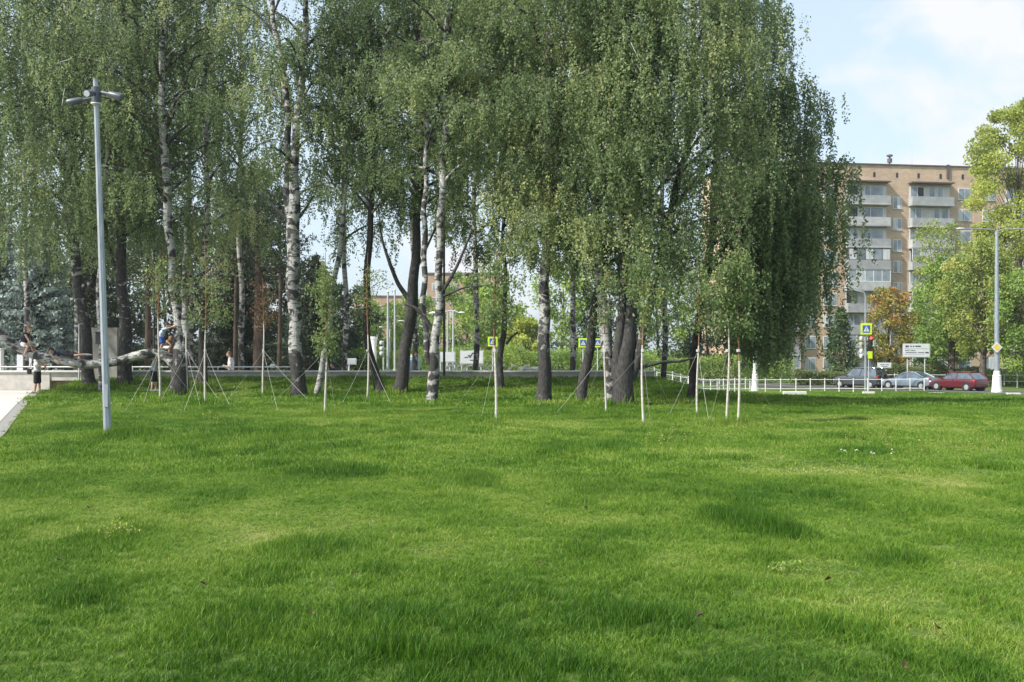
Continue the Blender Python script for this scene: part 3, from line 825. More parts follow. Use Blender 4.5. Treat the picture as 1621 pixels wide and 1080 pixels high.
# 13
birch('straight birch with flaking dark base, right of the snapped trunk', 29.8,
      [[(862, 641, 27), (861, 600, 23), (862, 540, 20), (861, 470, 18), (864, 400, 17), (868, 340, 16), (866, 270, 14), (868, 180, 15), (868, 100, 12), (874, 20, 10), (874, -280, 4)]],
      [dict(z0=4.6, z1=17, rad=3.4, nb=50, hang=1.4, spb=29, droop_to=3.9)], 13, dark=(4, .78, .34))
# 14 dark leaning right
birch('dark trunk leaning right, between the flaking birch and the big clump', 30.0,
      [[(920, 641, 19), (924, 600, 17), (932, 560, 16), (938, 520, 14), (944, 470, 11), (948, 400, 10), (944, 300, 9), (950, 150, 8), (952, -250, 4)]],
      [dict(z0=4.0, z1=17, rad=3.2, nb=44, hang=1.6, spb=29, droop_to=3.3)], 14, dark=(20, .95, .5))
# 15-17 the big clump
birch('white-barked stem on the left side of the big birch clump', 28.8,
      [[(966, 645, 22), (966, 600, 20), (962, 560, 20), (955, 500, 17), (950, 450, 14), (944, 380, 12), (940, 300, 10), (941, 200, 10), (945, 60, 8), (945, -280, 4)]],
      [dict(z0=4.0, z1=17, rad=3.2, nb=44, hang=1.6, spb=29, droop_to=3.2)], 15, dark=(2.5, .55, .3))
birch('massive dark many-stemmed birch trunk of the big clump', 28.4,
      [[(985, 646, 36), (986, 600, 34), (990, 555, 30), (1000, 500, 20), (1010, 420, 17), (1016, 330, 15), (1022, 220, 13), (1040, 100, 11), (1056, 0, 9), (1064, -280, 4)],
       [(975, 600, 16), (980, 540, 14), (986, 460, 12), (990, 360, 11), (1004, 200, 9), (1010, -200, 4)],
       [(1000, 600, 14), (1018, 530, 14), (1040, 440, 13), (1056, 360, 13, 1), (1084, 250, 11, 1.5), (1100, 140, 10, 2), (1098, 0, 8, 2.2), (1086, -220, 4, 2.5)]],
      [dict(z0=3.8, z1=17, rad=3.2, nb=40, hang=1.7, spb=29, droop_to=3.1),
       dict(stem=1, z0=5, z1=14, rad=3.0, nb=20, hang=1.7, spb=27, droop_to=3.3),
       dict(stem=2, z0=3.6, z1=16, rad=3.4, nb=34, hang=1.9, spb=35, droop_to=2.2, az=(-.9, .9), tshift=.03)], 16, dark=(5, 1.0, .6),
      extra=[[(1000, 588, 7), (1020, 580, 6), (1050, 573, 5), (1080, 572, 4), (1105, 565, 3)], [(1018, 400, 5), (1046, 385, 4), (1072, 366, 3)]])
# weeping right-hand tree of the grove
birch('weeping birch at the right end of the grove, strands hanging almost to the fence', 33.5,
      [[(1095, 628, 15), (1100, 560, 15), (1112, 470, 14), (1126, 380, 13), (1134, 280, 12), (1130, 160, 11), (1112, 40, 9), (1092, -280, 4)],
       [(1120, 440, 9), (1160, 360, 8, -.8), (1205, 300, 7, -1.2), (1250, 272, 5, -1.6), (1290, 268, 4, -2.0), (1325, 285, 2, -2.2)]],
      [dict(z0=4.8, z1=19, rad=2.8, nb=34, hang=2.1, spb=37, droop_to=1.9, az=(-1.3, 1.3), tshift=.04)], 17, dark=(6, .9, .5),
      extra=[[(1215, 296, 5), (1235, 330, 3), (1250, 370, 2)]])

# extra strands on the long arching limb of the weeping birch
def weeping_limbs():
    t = [o for o in bpy.data.objects if o.get('label', '').startswith('weeping birch')][0]
    r = np.random.RandomState(91); cb, lb = MB(), MB()
    arcs = [([(1160, 360), (1205, 295), (1255, 262), (1300, 250), (1335, 262)], 31.6, 2.9, 120), ([(1150, 300), (1190, 262), (1230, 270), (1262, 330)], 32.4, 3.6, 90),
            ([(1130, 180), (1190, 130), (1240, 122), (1280, 142), (1298, 158)], 33.0, 2.4, 110), ([(1110, 60), (1170, -10), (1220, -10), (1245, 40)], 33.5, 2.5, 70), ([(1140, 330), (1200, 300), (1270, 300), (1320, 330), (1340, 350)], 30.6, 2.9, 110), ([(1130, 420), (1190, 400), (1250, 410), (1290, 430)], 31.0, 2.6, 110), ([(1125, 470), (1170, 470), (1215, 490), (1240, 520)], 32.8, 1.7, 90), ([(1140, 480), (1180, 500), (1205, 530), (1222, 550)], 31.0, 1.2, 40),
            ([(1125, 430), (1165, 400), (1205, 400), (1240, 440), (1262, 470)], 32.0, 2.6, 60), ([(1135, 330), (1190, 330), (1250, 350), (1300, 400)], 33.0, 2.6, 80),
            ([(1120, 480), (1150, 455), (1185, 460), (1215, 500)], 31.4, 2.3, 50), ([(1148, 240), (1200, 200), (1250, 200), (1280, 215)], 34.5, 3.2, 90),
            ([(1130, 400), (1170, 420), (1200, 470), (1225, 530)], 30.8, 1.5, 34)]
    for pl, D, hang, ns in arcs:
        P, s = resample([at(a, b_, D) for a, b_ in pl], 14)
        lb.tube(P, np.linspace(.045, .006, 14), 5, tint=.8)
        ss = .25 + .75 * r.rand(ns)
        for q in ss:
            o = np.array([np.interp(q, s, P[:, k]) for k in range(3)]) + r.normal(0, 1, 3) * np.array([.30, .5, .12])
            hl = hang * (.3 + .8 * r.rand()); nl = int(60 * hl)
            v = r.rand(nl); sw = r.normal(0, .09, 2) * hl
            pp = o + np.stack([sw[0] * v ** 1.5, sw[1] * v ** 1.5, -hl * v], 1) + r.normal(0, .045, (nl, 3))
            pp = pp[pp[:, 2] > .65 + .7 * r.rand()]
            leaf_quads(cb, pp, .088, r, .46 + r.normal(0, .14) + r.normal(0, .1, len(pp)))
    lb.build('hanging_limbs', M['bark'], t, smooth=True)
    cb.build('hanging_strands', M['birch_leaf'], t)
weeping_limbs()

# second row of the grove: their trunks are mostly hidden, their crowns fill the depth
back = [(40, 43, 3.7, 4.4, 'second-row birch with hanging crown over the pale path'), (380, 45, 3.2, 5.5, 'second-row birch whose crown shows between the bent and the forked birch'),
        (-60, 36, 4.2, 4.6, 'birch just outside the left edge, its crown hanging into view'), (245, 46, 4.0, 5.4, 'second-row birch crown behind the bent birch'),
        (752, 44, 4.2, 5.4, 'second-row birch crown behind and right of the black pole'), (905, 43, 4.2, 4.2, 'second-row birch crown behind the dark leaning trunk'),
        (1050, 42, 3.2, 3.6, 'second-row birch crown behind the right part of the big clump'), (655, 47, 4.0, 6.4, 'second-row birch crown high behind the curving dark trunk')]
back += [(120, 44.5, 3.6, 4.6, 'second-row birch crown behind the two leftmost trunks'), (300, 47, 3.4, 5.4, 'second-row birch crown behind the right end of the limb'), (545, 48, 3.2, 5.6, 'second-row birch crown behind the small pale leaning birch')]
for k, (px, D, rad, zb, lab) in enumerate(back):
    py = 555 + EYE * F / D
    birch(lab, D, [[(px, py, 10), (px + 4, 480, 9), (px - 3, 360, 8), (px + 3, 200, 7), (px, 0, 6), (px + 2, -150, 3)]],
          [dict(z0=zb + 1.0, z1=zpx(-120, D), rad=rad, nb=34, hang=1.8, spb=20, size=.105, droop_to=zb, tshift=-.05)], 40 + k, dark=(5, .7, .3))

# ---------------------------------------------------------------- staked saplings with guy ropes
SAP = 'young staked birches with guy ropes'
def sapling(label, px, py, ptop, crown, ropes, seed, leafm='sap_leaf', brown_from=.5, w=5.0, n=900, lean=0.0, attach=555, dens_w=1.0):
    Y = EYE * F / (py - 555.0); r = np.random.RandomState(seed)
    x = X(px, Y); z = gz(x, Y)
    t = thing('birch_sapling', (x, Y, z), label, 'young tree', SAP)
    ztop = zpx(ptop, Y); H = ztop - z
    lo, up_ = MB(), MB()
    n_ = 12; s = np.linspace(0, 1, n_)
    P = np.stack([x + lean * s + .025 * np.sin(s * 7 + seed), Y + .03 * np.sin(s * 5 + seed * 2), z - .05 + (H + .05) * s], 1)
    R = (w * .76 / 2 / F * Y) * (1 - .8 * s)
    k = int(n_ * brown_from)
    lo.tube(P[:k + 1], R[:k + 1], 8, tint=.1); up_.tube(P[k:], R[k:], 7)
    lo.build('trunk', M['sap_bark'], t, smooth=True)
    cb, br = MB(), MB()
    cx0, cx1, cy0, cy1 = crown
    zb, zt = zpx(cy1, Y), zpx(cy0, Y)
    nb = 26
    for i in range(nb):
        u = (i + r.rand()) / nb
        zc = zb + (zt - zb) * u * .92
        q = np.clip((zc - P[0][2]) / H, 0, 1)
        o = np.array([np.interp(q, s, P[:, j]) for j in range(3)])
        if r.rand() < .22: continue
        a = i * 2.4 + r.rand()
        half = (cx1 - cx0) / 2 / F * Y
        ln = half * (0.35 + .8 * r.rand()) * (math.sin(math.pi * min(1, u * .85 + .15)) ** .6)
        d = np.array([math.cos(a), math.sin(a), .9 + .4 * r.rand()])
        m = np.linspace(0, 1, 5)
        B = o + np.outer(m, d * np.array([1, 1, 1]) * ln) ; B[:, 2] -= .75 * ln * m ** 2.2
        off = ((cx0 + cx1) / 2 - px) / F * Y
        B[:, 0] += off * m
        br.tube(B, np.linspace(.010, .003, 5), 4, caps=False)
        nl = int(1.35 * n / nb * dens_w * (.25 + 1.6 * r.rand()))
        v = .2 + .8 * r.rand(nl)
        pp = np.stack([np.interp(v, m, B[:, j]) for j in range(3)], 1) + r.normal(0, .085, (nl, 3)) - np.array([0, 0, 1]) * (r.rand(nl) * .22)[:, None]
        leaf_quads(cb, pp, .068, r, .45 + r.normal(0, .14) + r.normal(0, .12, nl))
    up_.build('upper_stem', M['sap_brown'], t, smooth=True)
    br.build('branches', M['sap_brown'], t)
    cb.build('crown', M[leafm], t)
    za = zpx(attach, Y)
    MB().cyl((x + lean * (za - z) / H, Y, za - .03), .045, .06, k=10).build('rope_collar', M['rope'], t)
    for (gx_, gy_) in ropes:
        Yg = EYE * F / (gy_ - 555.0); xg = X(gx_, Yg); zg = gz(xg, Yg)
        a = Vector((x + lean * (za - z) / H, Y, za)); c = Vector((xg, Yg, zg - .03))
        pts = [a.lerp(c, q) - Vector((0, 0, .05 * math.sin(math.pi * q))) for q in np.linspace(0, 1, 7)]
        rb = MB().tube(pts, .0036, 5)
        rb.build('guy_rope', M['rope'], t)
    return t
sapling('leftmost staked sapling, standing in front of the boy under the limb', 252, 633, 395, (215, 300, 400, 500), [(196, 652), (312, 632), (226, 640)], 1, brown_from=.55, n=900)
sapling('staked sapling just right of the boys on the limb', 296, 626, 400, (262, 330, 400, 505), [(250, 640), (345, 630), (318, 645)], 2, brown_from=.5, w=4.5)
sapling('tall staked sapling with a red-brown upper stem, right of the bent birch', 325, 641, 378, (285, 395, 382, 520), [(366, 645), (290, 652), (345, 632)], 3, brown_from=.42, n=1400)
sapling('staked sapling with withered brown leaves, right of the walking man', 417, 628, 440, (378, 462, 442, 525), [(360, 632), (490, 634), (440, 650)], 4, leafm='dry_leaf', brown_from=.62, w=5, n=500)
sapling('staked sapling with drooping yellow-green crown, beside the small pale birch', 516, 656, 400, (488, 545, 404, 560), [(532, 654), (425, 640), (592, 632)], 5, brown_from=.4, n=1500, dens_w=1.1)
sapling('thin staked sapling in front of the dark bare trunk', 582, 636, 400, (545, 625, 420, 505), [(540, 640), (620, 640), (600, 630)], 6, brown_from=.45, w=4.5, n=600)
sapling('nearest staked sapling, in front of the pedestrian crossing sign', 784, 669, 398, (742, 832, 402, 520), [(712, 655), (760, 668), (868, 652)], 7, brown_from=.42, w=6.5, n=1700)
sapling('thin white staked sapling left of the big birch clump', 958, 656, 420, (925, 995, 425, 520), [(878, 655), (1000, 642), (920, 646)], 8, brown_from=.5, w=4.5, n=700)
sapling('staked sapling in front of the right edge of the big clump', 1018, 672, 392, (975, 1072, 395, 525), [(1030, 670), (935, 642), (1075, 662)], 9, brown_from=.45, w=6, n=2000)
sapling('staked sapling standing alone between the clump and the sapling pair', 1105, 659, 410, (1072, 1145, 418, 520), [(1058, 657), (1165, 645), (1122, 664)], 10, brown_from=.45, w=5, n=1100)
sapling('left one of the two saplings standing close together, with tan stem', 1152, 673, 404, (1105, 1180, 408, 530), [(1122, 668), (1180, 650), (1080, 655)], 11, brown_from=.62, w=5.5, n=1500)
sapling('right one of the two saplings standing close together, brightest leaves', 1169, 673, 388, (1135, 1215, 392, 520), [(1238, 668), (1212, 655), (1150, 650)], 12, brown_from=.35, w=6, n=1700, leafm='sap_leaf')

# ---------------------------------------------------------------- background trees
def leafy_tree(label, px, D, base_py, top_py, halfw, seed, leafm, name='leafy_tree', trunk_w=10, n=5200, size=.22, trunk_frac=.28, shape='round', group=None, barkm='bark_grey', z=None, clumps=42):
    r = np.random.RandomState(seed)
    x = X(px, D); z = gz(x, D) if z is None else z
    t = thing(name, (x, D, z), label, 'tree', group)
    ztop = zpx(top_py, D); H = ztop - z; W = halfw / F * D
    tr, lb, cb = MB(), MB(), MB()
    s = np.linspace(0, 1, 9)
    P = np.stack([x + .15 * np.sin(s * 4 + seed), D + .15 * np.cos(s * 3 + seed), z - .1 + H * .85 * s], 1)
    R = trunk_w / 2 / F * D * (1 - .85 * s); R[0] *= 1.3
    tr.tube(P, R, 10)
    zc0 = z + H * trunk_frac
    C = []
    for i in range(clumps):
        u = (i + r.rand()) / clumps
        if shape == 'round': pr = math.sin(math.pi * (0.12 + .83 * u)) ** .6
        elif shape == 'cone': pr = max(.06, 1 - u) ** .8
        elif shape == 'tall': pr = .45 + .55 * math.sin(math.pi * (.1 + .8 * u))
        else: pr = 1 - .35 * u
        a = i * 2.4 + r.rand(); rr = W * pr * (.25 + .72 * math.sqrt(r.rand()))
        zc = zc0 + (ztop - zc0) * u
        C.append((x + rr * math.cos(a), D + rr * math.sin(a), zc, W * (.20 + .14 * r.rand()) * (.6 + .4 * pr)))
        q = np.clip(u * .8 + trunk_frac * .9, 0, 1) * .9
        o = np.array([np.interp(q * .85, s, P[:, j]) for j in range(3)])
        e = np.array(C[-1][:3]); o[2] = min(o[2], e[2] - .1)
        mid_ = o * .5 + e * .5 + np.array([0, 0, .12 * rr])
        B, _ = resample([o, mid_, e], 5)
        lb.tube(B, np.linspace(max(.02, R[4] * .22), .010, 5), 4, caps=False)
    per = n // clumps
    for cx, cy, cz, cr_ in C:
        k = int(per * (.6 + .8 * r.rand()))
        d = r.normal(0, 1, (k, 3)); d /= np.linalg.norm(d, axis=1, keepdims=True)
        pp = np.array([cx, cy, cz]) + d * (cr_ * (.35 + .75 * r.rand(k)))[:, None] * np.array([1.15, 1.15, .85])
        leaf_quads(cb, pp, size, r, .42 + r.normal(0, .16) + r.normal(0, .13, k), droop=.2, wide=.7)
    tr.build('trunk', M[barkm], t, smooth=True); lb.build('limbs', M[barkm], t)
    cb.build('crown', M[leafm], t)
    return t

def spruce(label, px, D, top_py, halfw, seed, leafm='spruce', barkm='bark_grey', base_py=None, z0f=.03, name='spruce_tree', group=None, whorls=30, size=.22, trunk_w=12):
    r = np.random.RandomState(seed)
    x = X(px, D); z = gz(x, D); t = thing(name, (x, D, z), label, 'tree', group)
    H = zpx(top_py, D) - z; W = halfw / F * D
    tr, cb, lb = MB(), MB(), MB()
    tr.tube([(x, D, z - .1), (x, D, z + H * .5), (x + .05, D, z + H)], [trunk_w / 2 / F * D, trunk_w / 3 / F * D, .02], 9)
    for i in range(whorls):
        u = z0f + (1 - z0f) * (i + .3) / whorls
        Lr = W * (1 - u) ** .75 + .15
        nb = 9
        for b_ in range(nb):
            a = b_ * 2 * math.pi / nb + i * 1.3 + r.rand() * .6
            ln = Lr * (.7 + .45 * r.rand()); zz = z + H * u + r.normal(0, .08)
            m = np.linspace(0, 1, 5); dr = -.28 * ln * m + .22 * ln * m ** 2.5
            B = np.stack([x + math.cos(a) * ln * m, D + math.sin(a) * ln * m, zz + dr], 1)
            lb.tube(B, np.linspace(.03, .008, 5), 3, caps=False)
            k = int(15 * ln / size * .55 + 10)
            v = .12 + .88 * r.rand(k)
            pp = np.stack([np.interp(v, m, B[:, j]) for j in range(3)], 1)
            sw = r.normal(0, .16, k) * ln * .55 * (1.1 - v * .6)
            pp[:, 0] += -math.sin(a) * sw; pp[:, 1] += math.cos(a) * sw; pp[:, 2] += -np.abs(r.normal(0, .12, k)) * 1.2
            leaf_quads(cb, pp, size, r, .30 + .35 * v + r.normal(0, .12, k), droop=.5, wide=.45)
    tr.build('trunk', M[barkm], t, smooth=True); lb.build('limbs', M[barkm], t); cb.build('crown', M[leafm], t)
    return t

def pine(label, px, D, top_py, crown_py, halfw, seed, trunk_w=15):
    r = np.random.RandomState(seed)
    x = X(px, D); z = gz(x, D); t = thing('pine_tree', (x, D, z), label, 'tree', 'pines behind the plaza')
    zt = zpx(top_py, D); zc = zpx(crown_py, D); W = halfw / F * D
    tr, lb, cb = MB(), MB(), MB()
    tr.tube([(x, D, z - .1), (x + .1, D, (z + zt) / 2), (x, D, zt)], [trunk_w / 2 / F * D, trunk_w / 2.6 / F * D, .05], 10)
    for i in range(46):
        u = i / 46; zz = zc + (zt - zc) * u; a = i * 2.4 + r.rand(); ln = W * (1 - .6 * u) * (.5 + .6 * r.rand())
        m = np.linspace(0, 1, 5); B = np.stack([x + math.cos(a) * ln * m, D + math.sin(a) * ln * m, zz + .15 * ln * m ** 2], 1)
        lb.tube(B, np.linspace(.06, .01, 5), 4, caps=False)
        k = 110; v = .35 + .65 * r.rand(k)
        pp = np.stack([np.interp(v, m, B[:, j]) for j in range(3)], 1) + r.normal(0, .32, (k, 3)) * np.array([1, 1, .5])
        leaf_quads(cb, pp, .24, r, .5 + r.normal(0, .15) + r.normal(0, .12, k), droop=-.3, wide=.35)
    tr.build('trunk', M['bark_pine'], t, smooth=True); lb.build('limbs', M['bark_pine'], t); cb.build('crown', M['conifer'], t)
    return t

spruce('blue spruce at the left edge behind the path', -10, 58, 300, 120, 1, whorls=30, group='blue spruces beyond the path')
spruce('silvery blue spruce above the seated boy', 58, 56, 330, 95, 2, whorls=28, group='blue spruces beyond the path')
spruce('dark spruce behind the two left birch trunks', 150, 66, 250, 95, 3, leafm='conifer', whorls=30, group='dark spruces behind the grove')
spruce('tall dark spruce whose layered boughs show left of the forked birch', 378, 72, 285, 85, 4, leafm='conifer', whorls=34, group='dark spruces behind the grove')
spruce('dark spruce behind the small pale leaning birch', 500, 78, 400, 60, 5, leafm='conifer', whorls=28, group='dark spruces behind the grove')
pine('pine with red-brown trunk between the third birch and the boys', 233, 60, 260, 450, 70, 6, 10)
pine('pine with thick red-brown trunk behind the withered sapling', 407, 62, 270, 430, 75, 7, 15)
pine('pine with thin dark trunk behind the walking man', 372, 68, 290, 440, 70, 8, 8)
pine('pine behind and left of the tall forked birch', 442, 66, 300, 440, 70, 9, 8)

WOOD = 'dark trees closing the view behind the plaza'
bgt = [(-60, 85, 330, 90, 'dark_leaf', 'dark leafy tree at the left edge behind the blue spruces'),
       (30, 90, 400, 80, 'lush_leaf', 'green tree low behind the seated boy'),
       (110, 88, 420, 75, 'lush_leaf', 'fresh green tree behind the leftmost birch trunk'),
       (190, 92, 330, 80, 'dark_leaf', 'dark tree behind the grey concrete panel'),
       (262, 90, 360, 70, 'dark_leaf', 'dark tree behind the boys at the right end of the limb'),
       (335, 95, 380, 70, 'dark_leaf', 'dark tree directly behind the walking man'),
       (415, 96, 400, 70, 'dark_leaf', 'dark tree behind the withered sapling'),
       (480, 94, 420, 60, 'dark_leaf', 'dark tree behind the foot of the forked birch'),
       (545, 100, 455, 55, 'dark_leaf', 'dark tree above the small grey notice board'),
       (600, 120, 480, 45, 'lush_leaf', 'low tree under the far brick building, by the two tall masts'),
       (660, 125, 470, 50, 'lush_leaf', 'low tree behind the pale blue van'),
       (740, 120, 436, 58, 'lush_leaf', 'tree behind the white arrow board'),
       (785, 110, 455, 50, 'lush_leaf', 'green tree behind the crossing sign and nearest sapling'),
       (832, 105, 505, 40, 'bright_leaf', 'yellow-green bushy tree between the snapped trunk and flaking birch'),
       (890, 110, 420, 62, 'lush_leaf', 'green tree behind the dark leaning trunk'),
       (965, 112, 430, 60, 'dark_leaf', 'dark tree behind the big birch clump'),
       (1040, 118, 450, 60, 'lush_leaf', 'green tree beyond the right end of the parapet'),
       (1120, 120, 470, 60, 'dark_leaf', 'dark tree beyond the lone staked sapling'),
       (1200, 122, 520, 50, 'lush_leaf', 'low green tree by the brick building, behind the hanging strands')]
for k, (px, D, tp, hw, lm, lab) in enumerate(bgt):
    leafy_tree(lab, px, D, 590, tp, hw, 60 + k, lm, trunk_w=7, n=7000, size=.32, trunk_frac=.06, shape='round', group=WOOD, clumps=36)

# trees to the right of the grove
leafy_tree('green conical tree in front of the brick building, left of the crossing sign', 1331, 104, 590, 490, 34, 90, 'thuja', name='conifer_tree', n=8000, size=.22, trunk_frac=.03, shape='cone', clumps=60, trunk_w=5)
leafy_tree('rusty orange and green maple behind the red traffic light', 1408, 106, 590, 458, 40, 91, 'autumn_leaf', name='maple_tree', n=7500, size=.26, trunk_frac=.22, clumps=50, trunk_w=6)
leafy_tree('tall thin-crowned tree turning orange in front of the building', 1482, 118, 590, 352, 44, 92, 'olive_leaf', n=6500, size=.24, trunk_frac=.25, shape='tall', clumps=46, trunk_w=8)
leafy_tree('broad green tree behind the direction board', 1508, 98, 590, 412, 58, 93, 'lush_leaf', n=13000, size=.26, trunk_frac=.22, clumps=52, trunk_w=13)
leafy_tree('green tree with a dark trunk left of the white-footed street lamp', 1556, 92, 590, 385, 64, 94, 'olive_leaf', n=15000, size=.25, trunk_frac=.26, clumps=56, trunk_w=12)
leafy_tree('tall sunlit yellow-green poplar at the right edge', 1612, 100, 590, 165, 72, 95, 'bright_leaf', name='poplar_tree', n=40000, size=.26, trunk_frac=.24, shape='tall', clumps=64, trunk_w=14)
leafy_tree('low green tree at the right edge under the poplar', 1625, 88, 590, 430, 60, 96, 'lush_leaf', n=12000, size=.24, trunk_frac=.16, clumps=46, trunk_w=10)
leafy_tree('rounded green tree between the direction board and the dark trunk', 1478, 110, 590, 455, 40, 97, 'lush_leaf', n=8000, size=.25, trunk_frac=.15, clumps=40, trunk_w=7)

def hedge(label, x0, x1, D, h, d, seed, n, leafm='hedge_leaf'):
    r = np.random.RandomState(seed); a, b_ = X(x0, D), X(x1, D); z = gz((a + b_) / 2, D)
    xs = a + (b_ - a) * r.rand(n)
    top = h * (.75 + .5 * vnoise(xs * .5, xs * 0 + seed, 4))
    P = np.stack([xs, D + (r.rand(n) - .5) * d, z + top * r.rand(n) ** .7], 1)
    mb = MB(); leaf_quads(mb, P, .20, r, .45 + .45 * (fbm(xs * .8, P[:, 2] * 2, 4) - .5) * 2 + r.normal(0, .12, n), droop=-.2, wide=.6)
    for k in range(int((b_ - a) / .5)):
        q = a + .5 * k
        mb.tube([(q, D, z - .05), (q + .1, D, z + h * .6)], [.02, .01], 4, tint=0)
    o = mb.build('hedge', M[leafm]); tag(o, label, 'hedge'); return o
hedge('pale green hedge behind the far white railing, under the direction board', 1395, 1560, 99, 1.7, 2.0, 1, 9000)
hedge('shrubs behind the railing at the right edge', 1560, 1700, 97, 1.6, 2.0, 2, 7000, 'lush_leaf')
hedge('low pale shrubs in front of the conical tree', 1255, 1345, 98, 1.5, 2.2, 3, 6000)
hedge('low dark hedge beyond the parapet end', 1040, 1255, 105, 2.4, 2.5, 4, 9000, 'lush_leaf')
hedge('long dark undergrowth behind the plaza and lamp posts', -60, 545, 80, 2.6, 4, 5, 26000, 'dark_leaf')
hedge('green undergrowth behind the sloping white loungers', 545, 1040, 98, 2.4, 3, 6, 16000, 'lush_leaf')

# ---------------------------------------------------------------- parapet, handrail, panel
def parapet():
    Y = 40.0; xl, xm, xr = X(-160, Y), X(83, Y), X(1035, Y)
    t = thing('parapet_wall', ((xl + xr) / 2, Y, 0), 'long low white concrete parapet behind the birch grove', 'wall')
    b1 = MB()
    zt = zpx(589.5, Y)
    b1.box(((xl + xm) / 2, Y, zt / 2 - .15), (xm - xl, .5, zt + .3))
    b1.build('tall_section', M['concrete'], t)
    b2 = MB(); b2.box(((xm + xr) / 2 + .001, Y + .02, (zt + .40) / 2), (xr - xm, .46, zt - .40)); b2.build('fascia', M['concrete'], t)
    b3 = MB()
    x = xl
    while x < xr:
        e = min(x + 3.0, xr + .03)
        b3.box(((x + e) / 2, Y - .01, zt + .035), (e - x - .012, .60, .065)); x = e
    b3.build('coping', M['concrete_top'], t, bevel=.01)
    # dark opening with tan back at the left corner
    b4 = MB(); b4.box(((xm + X(132, Y)) / 2, Y + .1, .22), (X(132, Y) - xm, .30, .36)); b4.build('tan_base_panel', M['wood'], t)
parapet()

def handrail(label, px0, px1, Y, h, name='handrail', zbase=None, step=3.0, rails=(1.0,), r_=.028, post_r=.022, mat='white'):
    x0, x1 = X(px0, Y), X(px1, Y); z = gz((x0 + x1) / 2, Y) if zbase is None else zbase
    t = thing(name, ((x0 + x1) / 2, Y, z), label, 'railing')
    for q in rails:
        MB().tube([(x0, Y, z + h * q), (x1, Y, z + h * q)], r_, 8).build('rail', M[mat], t, smooth=True)
    n = max(2, int((x1 - x0) / step) + 1)
    for k in range(n):
        x = x0 + (x1 - x0) * k / (n - 1)
        MB().cyl((x, Y, z), post_r, h - r_ * .8, k=8).build('post', M[mat], t, smooth=True)
    return t
handrail('white handrail running just above the parapet, from the left edge to the forked birch', -60, 480, 41.2, 1.14, zbase=-.22, rails=(1.0, .55))

p = thing('concrete_panel', (X(164, 39), 39, gz(X(164, 39), 39)), 'upright grey two-piece concrete panel behind the left birch trunks', 'monument')
zt = zpx(521, 39)
for a, c in ((141, 159), (161, 188)):
    xa, xc = X(a, 39), X(c, 39)
    bb = MB().box(((xa + xc) / 2, 39, (zt + .1) / 2 + .05), (xc - xa, .28, zt - .1)); bb.build('slab', M['slab'], p, bevel=.015)

def simple(name, label, cat, px, Y, z=None, group=None):
    x = X(px, Y); z = gz(x, Y) if z is None else z
    return thing(name, (x, Y, z), label, cat, group)

# white things behind the parapet on the left
t = simple('white_pillar', 'white square pillar cut by the left edge of the photo', 'pillar', -1, 44)
xx = X(-1, 44); zt = zpx(553, 44)
MB().box((xx, 44, (zt - .25) / 2), (.27, .27, zt + .25)).build('shaft', M['white'], t, bevel=.01)
MB().box((xx, 44, zt + .02), (.34, .34, .05)).build('cap', M['concrete_top'], t, bevel=.01)
t = simple('banner_stand', 'white banner stand shining under the limb by the standing boy', 'banner', 40, 46)
xa, xc = X(27, 46), X(50, 46); zt = zpx(561, 46)
MB().box(((xa + xc) / 2, 46, (zt - .1) / 2), (xc - xa, .05, zt + .1 - .05)).build('banner', M['signwhite'], t)
for q in (xa + .02, xc - .02):
    MB().cyl((q, 46.05, -.22), .025, zt + .24, k=8).build('pole', M['lightgrey'], t)
MB().box(((xa + xc) / 2, 46, -.19), (xc - xa + .1, .4, .05)).build('base_plate', M['lightgrey'], t)

# black box on the slender birch
t = simple('box_on_trunk', 'black box strapped to the slender birch trunk', 'box', 157.5, 36.0, z=zpx(545, 36))
xx = X(157.5, 36.05)
MB().box((xx, 35.98, zpx(536, 36)), (.19, .14, .42)).build('housing', M['black'], t, bevel=.01)
MB().box((xx, 35.94, zpx(536, 36) + .225), (.22, .24, .03)).build('lid', M['black'], t)
MB().cyl((xx, 36.13, zpx(536, 36) - .05), .115, .03, k=14).build('strap', M['darkmetal'], t)

